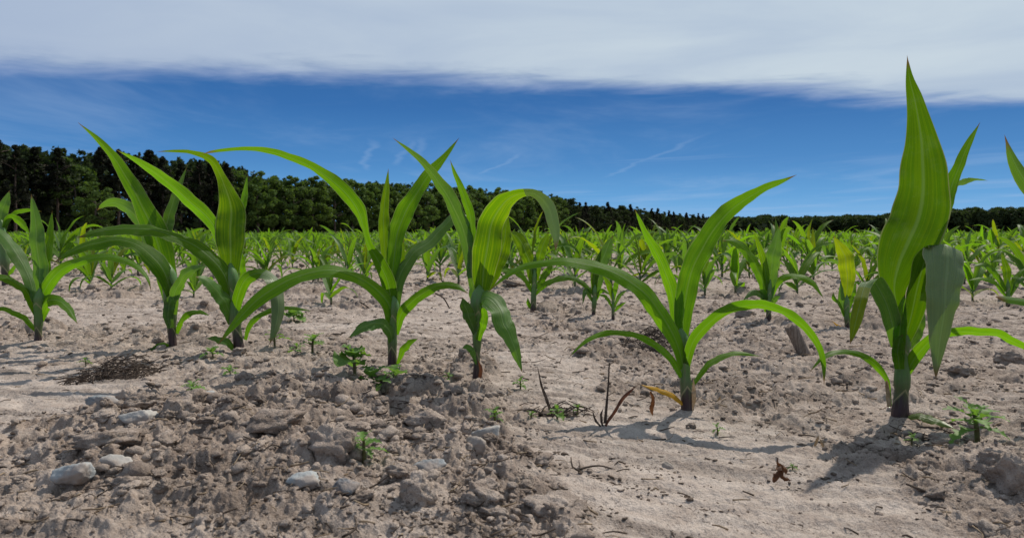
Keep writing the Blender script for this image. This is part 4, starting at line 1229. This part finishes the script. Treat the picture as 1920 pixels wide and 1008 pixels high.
def cards(cent, size, rs, flat=.0):
    """small randomly turned leaf-spray faces"""
    n = len(cent)
    a = rs.normal(size=(n, 3)); a /= np.linalg.norm(a, axis=1)[:, None]
    b = rs.normal(size=(n, 3)); b -= (b * a).sum(1)[:, None] * a; b /= np.linalg.norm(b, axis=1)[:, None]
    s = size * rs.uniform(.6, 1.4, n)[:, None]
    k = rs.uniform(.45, .9, (n, 1))
    V = np.stack([cent - a * s, cent + b * s * k, cent + a * s, cent - b * s * k], 1).reshape(-1, 3)
    Q = np.arange(4 * n).reshape(n, 4)
    return V, Q


def crown(kind, h, wdt, seed, n=6400):
    rs = np.random.RandomState(seed)
    pts = []
    if kind == 'pine':
        z0 = .18 * h
        for _ in range(80):
            z = z0 + (h - z0) * rs.beta(1.5, 1.1); k = (z - z0) / (h - z0)
            rad = wdt * (1 - k ** 1.6) * .5 * rs.uniform(.5, 1.15) + .25
            a = rs.uniform(0, 6.28)
            pts.append((math.cos(a) * rad, math.sin(a) * rad, z + .1 * rad, .38 + .42 * (1 - k)))
        for k in range(7): pts.append((rs.normal(0, .4 * (1 - k / 7)), rs.normal(0, .4 * (1 - k / 7)), h * (.86 + .025 * k), .28))
        sz = .19
    else:
        for _ in range(64):
            v = rs.normal(size=3); v /= np.linalg.norm(v); v *= rs.uniform(.45, 1.) ** .5
            zz = h * .54 + v[2] * h * .44
            wid = wdt * .5 * (1.05 - .25 * max(0, v[2]))
            pts.append((v[0] * wid, v[1] * wid, zz, rs.uniform(.5, 1.0)))
        sz = .23
    per = n // len(pts)
    cs = []
    for x, y, z, r in pts:
        q = rs.normal(size=(per, 3)); q /= np.linalg.norm(q, axis=1)[:, None]; q *= (rs.rand(per, 1) ** .4) * r * np.array([1, 1, .72])
        cs.append(q + [x, y, z])
    return cards(np.concatenate(cs), sz, rs)


def trunk(kind, h, seed):
    r = random.Random(seed); mb = MB()
    top = h * (.93 if kind == 'pine' else .62)
    C = [(r.gauss(0, .12) * t, r.gauss(0, .12) * t, -.3 + (top + .3) * t) for t in np.linspace(0, 1, 8)]
    mb.add(*[q for q in tube(C, np.linspace(.020 * h, .006 * h, 8), 8)][:3])
    for _ in range(9):
        z = top * r.uniform(.3, .95); a = r.uniform(0, 6.28); ln = h * r.uniform(.1, .2)
        p = [(0, 0, z), (math.cos(a) * ln * .5, math.sin(a) * ln * .5, z + ln * .25), (math.cos(a) * ln, math.sin(a) * ln, z + ln * .4)]
        V, Q, T, UV = strand(p, .006 * h, .002 * h, 5, 6); mb.add(V, Q, T)
    return mb.mesh('trunk')


def build_trees():
    r = random.Random(21)
    kinds = {}
    for kd, nm, mt, hh, ww in (('pine', 'pine_tree', 'pine', 15., 5.0), ('broad', 'broadleaf_tree', 'broad', 13., 8.2), ('mixed', 'broadleaf_tree', 'dim', 13., 7.5)):
        lst = []
        for k in range(4):
            V, Q = crown('pine' if kd == 'pine' else 'broad', hh, ww, 70 + k + (0 if kd == 'pine' else 10))
            cm = mesh_np('crown', V, Q, smooth=False); tm = trunk('pine' if kd == 'pine' else 'broad', hh, 70 + k)
            cm.materials.append(M[mt]); tm.materials.append(M['bark'])
            lst.append((cm, tm))
        kinds[kd] = (nm, lst, hh)
    lab = {'pine': ('dark pine tree in the tall left part of the wood beyond the field', 'pines of the wood'),
           'broad': ('rounded green leafy tree in the middle part of the wood edge', 'leafy trees of the wood edge'),
           'mixed': ('dark distant tree in the low right part of the wood, where it tapers away', 'distant trees of the wood')}

    def one(kd, px, d, h, label=None, group=None, z=0., mat=None):
        nm, lst, hh = kinds[kd]
        cm, tm = r.choice(lst)
        root = empty(nm, ((px - CX) * d / F, d, -.3))
        s = h / hh * 1.0
        root.scale = (s * r.uniform(.9, 1.15), s * r.uniform(.9, 1.15), s); root.rotation_euler = (0, 0, r.uniform(0, 6.28))
        for n_, me in (('crown', cm), ('trunk', tm)):
            if mat and n_ == 'crown': me = me.copy(); me.materials.clear(); me.materials.append(M[mat])
            c = bpy.data.objects.new(n_, me); COL.objects.link(c); c.parent = root
        tag(root, label or lab[kd][0], 'tree', group or lab[kd][1])
    # skyline: photo x -> photo y of the tree tops; distance along the wood's edge
    SX = [-160, 0, 60, 130, 200, 260, 300, 330, 420, 520, 600, 650, 680, 740, 800, 840]
    SY = [136, 149, 154, 157, 165, 170, 180, 186, 188, 195, 201, 206, 218, 223, 231, 236]

    def line_d(px):
        q = (px - CX) / F
        # edge from (-84, 119) to (120, 510) metres
        x0, y0, sx, sy = -84., 119., 204., 391.
        tt = (q * y0 - x0) / (sx - q * sy)
        return y0 + sy * tt
    px = -150.
    while px < 850:
        d = line_d(px)
        topy = np.interp(px, SX, SY)
        h = (CY - topy) * d / F * r.uniform(.93, 1.05) + .3
        kd = 'pine' if px < 275 else ('broad' if px < 655 else 'mixed')
        if kd == 'pine' and r.random() < .06: kd = 'broad'
        if 655 < px and r.random() < .35: kd = 'pine'
        one(kd, px, d + r.uniform(-2, 4), h)
        px += (3.2 if kd == 'pine' else 4.6) * F / d * r.uniform(.75, 1.25)
    one('broad', 112, 118., 9.5, 'light green leafy tree standing against the dark pines at the left', 'lighter trees by the pines', mat='light')
    one('broad', 265, 160., 11.0, 'bright green leafy tree where the pines meet the leafy wood', 'lighter trees by the pines', mat='light')
    # low leafy edge along the foot of the wood
    # the mass of the wood behind its edge
    rs = np.random.RandomState(9); mb = MB()
    for _ in range(420):
        px = rs.uniform(-160, 850); d = line_d(px) + rs.uniform(5, 26) * (line_d(px) / 150)
        topy = np.interp(px, SX, SY) + 3
        h = (CY - topy) * d / F * rs.uniform(.90, 1.02) + .3
        V, Q = crown('pine' if px < 290 else 'broad', h, h * .55, rs.randint(1 << 20), 420)
        c0 = V.reshape(-1, 4, 3).mean(1, keepdims=True); V = ((V.reshape(-1, 4, 3) - c0) * (1.9 * max(1., d / 200)) + c0).reshape(-1, 3)
        mb.add(V + [(px - CX) * d / F, d, -.3], Q)
        # undergrowth in the shade between the trunks
        n = 60
        q = rs.normal(size=(n, 3)) * [2.2, 1.5, 1.1] + [0, 0, 1.6]
        V, Q = cards(q, .8 * max(1., d / 200), rs); mb.add(V + [(px - CX) * d / F + rs.uniform(-3, 3), d - 3, -.3], Q)
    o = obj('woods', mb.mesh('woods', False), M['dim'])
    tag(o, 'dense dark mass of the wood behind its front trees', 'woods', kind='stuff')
    # the far wooded skyline to the right
    mb = MB()
    FX = [780, 840, 900, 960, 1020, 1080, 1130, 1200, 1300, 1600, 2000, 2300]
    FY = [238, 237, 235, 236, 234, 232, 226, 225, 227, 222, 226, 220]
    for k in range(620 if FULL else 420):
        px = rs.uniform(760, 2250 if FULL else 1500); row = rs.rand()
        d = 560 + 60 * row
        h = (CY - np.interp(px, FX, FY) - (1 - row) * 3) * d / F * rs.uniform(.88, 1.08)
        n = 240
        q = rs.normal(size=(n, 3)); q /= np.linalg.norm(q, axis=1)[:, None]; q[:, 2] = np.abs(q[:, 2]) * 1.0
        wd = rs.uniform(5, 8.5)
        q = q * [wd, wd * .7, h * .5] * (.85 + .15 * rs.rand(n, 1)) + [0, 0, h * .5]
        V, Q = cards(q, 1.5, rs); mb.add(V + [(px - CX) * d / F, d, 0], Q)
        q2 = rs.uniform(-1, 1, (60, 3)) * [wd, wd * .7, h * .3] + [0, 0, h * .3]
        V, Q = cards(q2, 2.4, rs); mb.add(V + [(px - CX) * d / F, d, 0], Q)
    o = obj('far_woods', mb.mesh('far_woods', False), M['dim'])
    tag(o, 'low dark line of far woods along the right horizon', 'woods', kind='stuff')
# ------------------------------------------------------------------ layout
FRONT = [
    ('leftmost front-row corn plant, with a slim grey-green upright leaf in its middle', (1, 140, 893), [(140, 893, 27), (142, 840, 26), (143, 780, 34), (148, 720, 40), (150, 640, 30)], A_LEAVES),
    ('second front-row corn plant from the left, a broad leaf sweeping up and left', (1, 640, 918), [(640, 918, 29), (634, 850, 30), (632, 790, 40), (630, 720, 52), (622, 640, 50), (615, 580, 36)], B_LEAVES),
    ('front-row corn plant with a bulging bright striped central leaf', (1, 885, 945), [(885, 945, 36), (878, 880, 36), (866, 800, 44), (858, 720, 44), (853, 640, 46), (852, 580, 40)], C_LEAVES),
    ('purple-stemmed front-row corn plant with a very long leaf arching over its left neighbour', (2, 692, 928), [(692, 928, 36), (692, 870, 34), (692, 820, 34), (694, 760, 38), (696, 690, 44), (695, 600, 40)], D_LEAVES),
    ('front-row corn plant whose broad striped leaf folds over to the right', (3, 435, 955), [(435, 955, 30), (437, 890, 26), (438, 820, 26), (440, 760, 40), (444, 690, 56), (446, 620, 54), (448, 560, 36)], E_LEAVES),
    ('open spreading front-row corn plant with a small yellowed bottom leaf', (4, 522, 928), [(522, 928, 48), (518, 860, 46), (514, 800, 38), (512, 740, 40), (502, 660, 46), (498, 580, 36)], G_LEAVES),
    ('tallest, nearest corn plant with one huge upright leaf and a broad waxy hanging leaf', (6, 577, 905), [(577, 905, 68), (580, 840, 66), (586, 760, 62), (588, 690, 62), (586, 620, 62), (588, 540, 58), (590, 460, 40)], H_LEAVES),
    ('corn plant at the right edge, its narrow dark leaf tip pointing up', (0, 1387, 500), [(1387, 500, 18), (1387, 460, 17), (1387, 430, 20), (1386, 400, 18)], I_LEAVES),
]
for lab, b, st, lv in FRONT:
    ox, oy, s = REG[b[0]]; BASES.append(G(ox + b[1] / s, oy + b[2] / s))

build_ground()
for lab, b, st, lv in FRONT: front_plant(lab, b, st, lv)
for lab, b, st, lv in MID: front_plant(lab, b, st, lv, group='corn plants of the second row')


def at_px(px, py, hpx, seed, rot, label, group, parts=True):
    x, y = G(px, py)
    return grown_plant(seed, x, y, hpx * y / F, rot, label, group, parts)


# second-row plants that are partly hidden
for px, py, hp, sd, ro, lab in [(105, 322, 62, 1, .3, 'left one of two small corn plants seen under the second front plant\'s arching leaf'),
                                (130, 326, 60, 2, 1.2, 'right one of two small corn plants seen under the second front plant\'s arching leaf'),
                                (227, 331, 60, 3, 2.2, 'small corn plant half hidden between the second and third front plants'),
                                (388, 341, 68, 4, .1, 'small dark-stemmed corn plant under the arching leaf left of the purple-stemmed front plant'),
                                (1280, 368, 120, 5, .8, 'corn plant of the second row beyond the right edge of the tallest plant')]:
    if px > 1220 and not FULL: continue
    at_px(px, py, hp, sd, ro, lab, 'corn plants of the second row')
THIRD = [(367, 310, 66, 6, .4, 'third-row corn plant in front of the leafy wood, under the long arching leaf'),
         (426, 307, 52, 7, 1.9, 'corn plant of the third row just left of the purple-stemmed front plant'),
         (826, 330, 78, 8, .9, 'third-row corn plant seen just right of the spreading front plant\'s upright leaf'),
         (934, 331, 82, 9, 2.6, 'leafy corn plant of the third row just right of the grey-leaved second-row plant')]
used = []
for px, py, hp, sd, ro, lab in THIRD:
    at_px(px, py, hp, sd, ro, lab, 'corn plants of the third row'); used.append(G(px, py))

# the massed rows behind
r = random.Random(77)
cand = []
for k in range(2, 60):
    v = V0 + ROW_GAP * k
    u = -60.
    while u < 70:
        u += r.uniform(.10, .17) if k == 2 else r.uniform(.085, .14)
        vv = v + r.gauss(0, .02)
        x, y = u * ROW_U + vv * ROW_N
        if y < 1.9 or y > 34: continue
        px = CX + F * x / y
        if not (-230 < px < (2000 if FULL else 1520)): continue
        if any(math.hypot(x - a, y - b) < .11 for a, b in used): continue
        cand.append((y, x))
cand.sort(key=lambda c: (not -60 < CX + F * c[1] / c[0] < 1280, c[0]) if c[0] < 7 else (2, c[0]))
NP = 300 - len(FRONT) - len(MID) - 9
FARLAB = 'small green corn plant in the crowded rows stretching from the third row towards the wood'
for i, (y, x) in enumerate(cand[:NP]):
    grown_plant(10 + i % 14, x, y, min(.30, .215 * math.exp(r.gauss(0, .2))), r.uniform(0, 6.28), FARLAB, 'corn plants of the crowded rows', parts=i < 170)
mb = MB(); lm = []
for sd in range(10, 16): proto_meshes(sd)
for y, x in cand[NP:]:
    if y > 14 and r.random() < (y - 14) / 26: continue
    st, lv = PROTO[r.randrange(10, 16)][3]
    s = r.uniform(.18, .28) / .30; a = r.uniform(0, 6.28); ca, sa = math.cos(a) * s, math.sin(a) * s
    for V, Q, UV in lv:
        V = V.reshape(-1, 5, 3)[::3, ::2].reshape(-1, 3); UV = UV.reshape(-1, 5, 2)[::3, ::2].reshape(-1, 2)
        n_ = len(V) // 3
        W = np.stack([V[:, 0] * ca - V[:, 1] * sa + x, V[:, 0] * sa + V[:, 1] * ca + y, V[:, 2] * s], 1)
        i = np.arange(n_ - 1)[:, None] * 3; j = np.arange(2)[None]
        mb.add(W, np.stack([(i + j).ravel(), (i + j + 1).ravel(), (i + j + 4).ravel(), (i + j + 3).ravel()], 1), None, UV)
o = obj('corn_field', mb.mesh('corn_field'), M['leaf_mass'])
tag(o, 'far rows of young corn merging into a green band at the foot of the wood', 'corn field', kind='stuff')

build_lumps()
build_litter()
build_weeds()
build_trees()
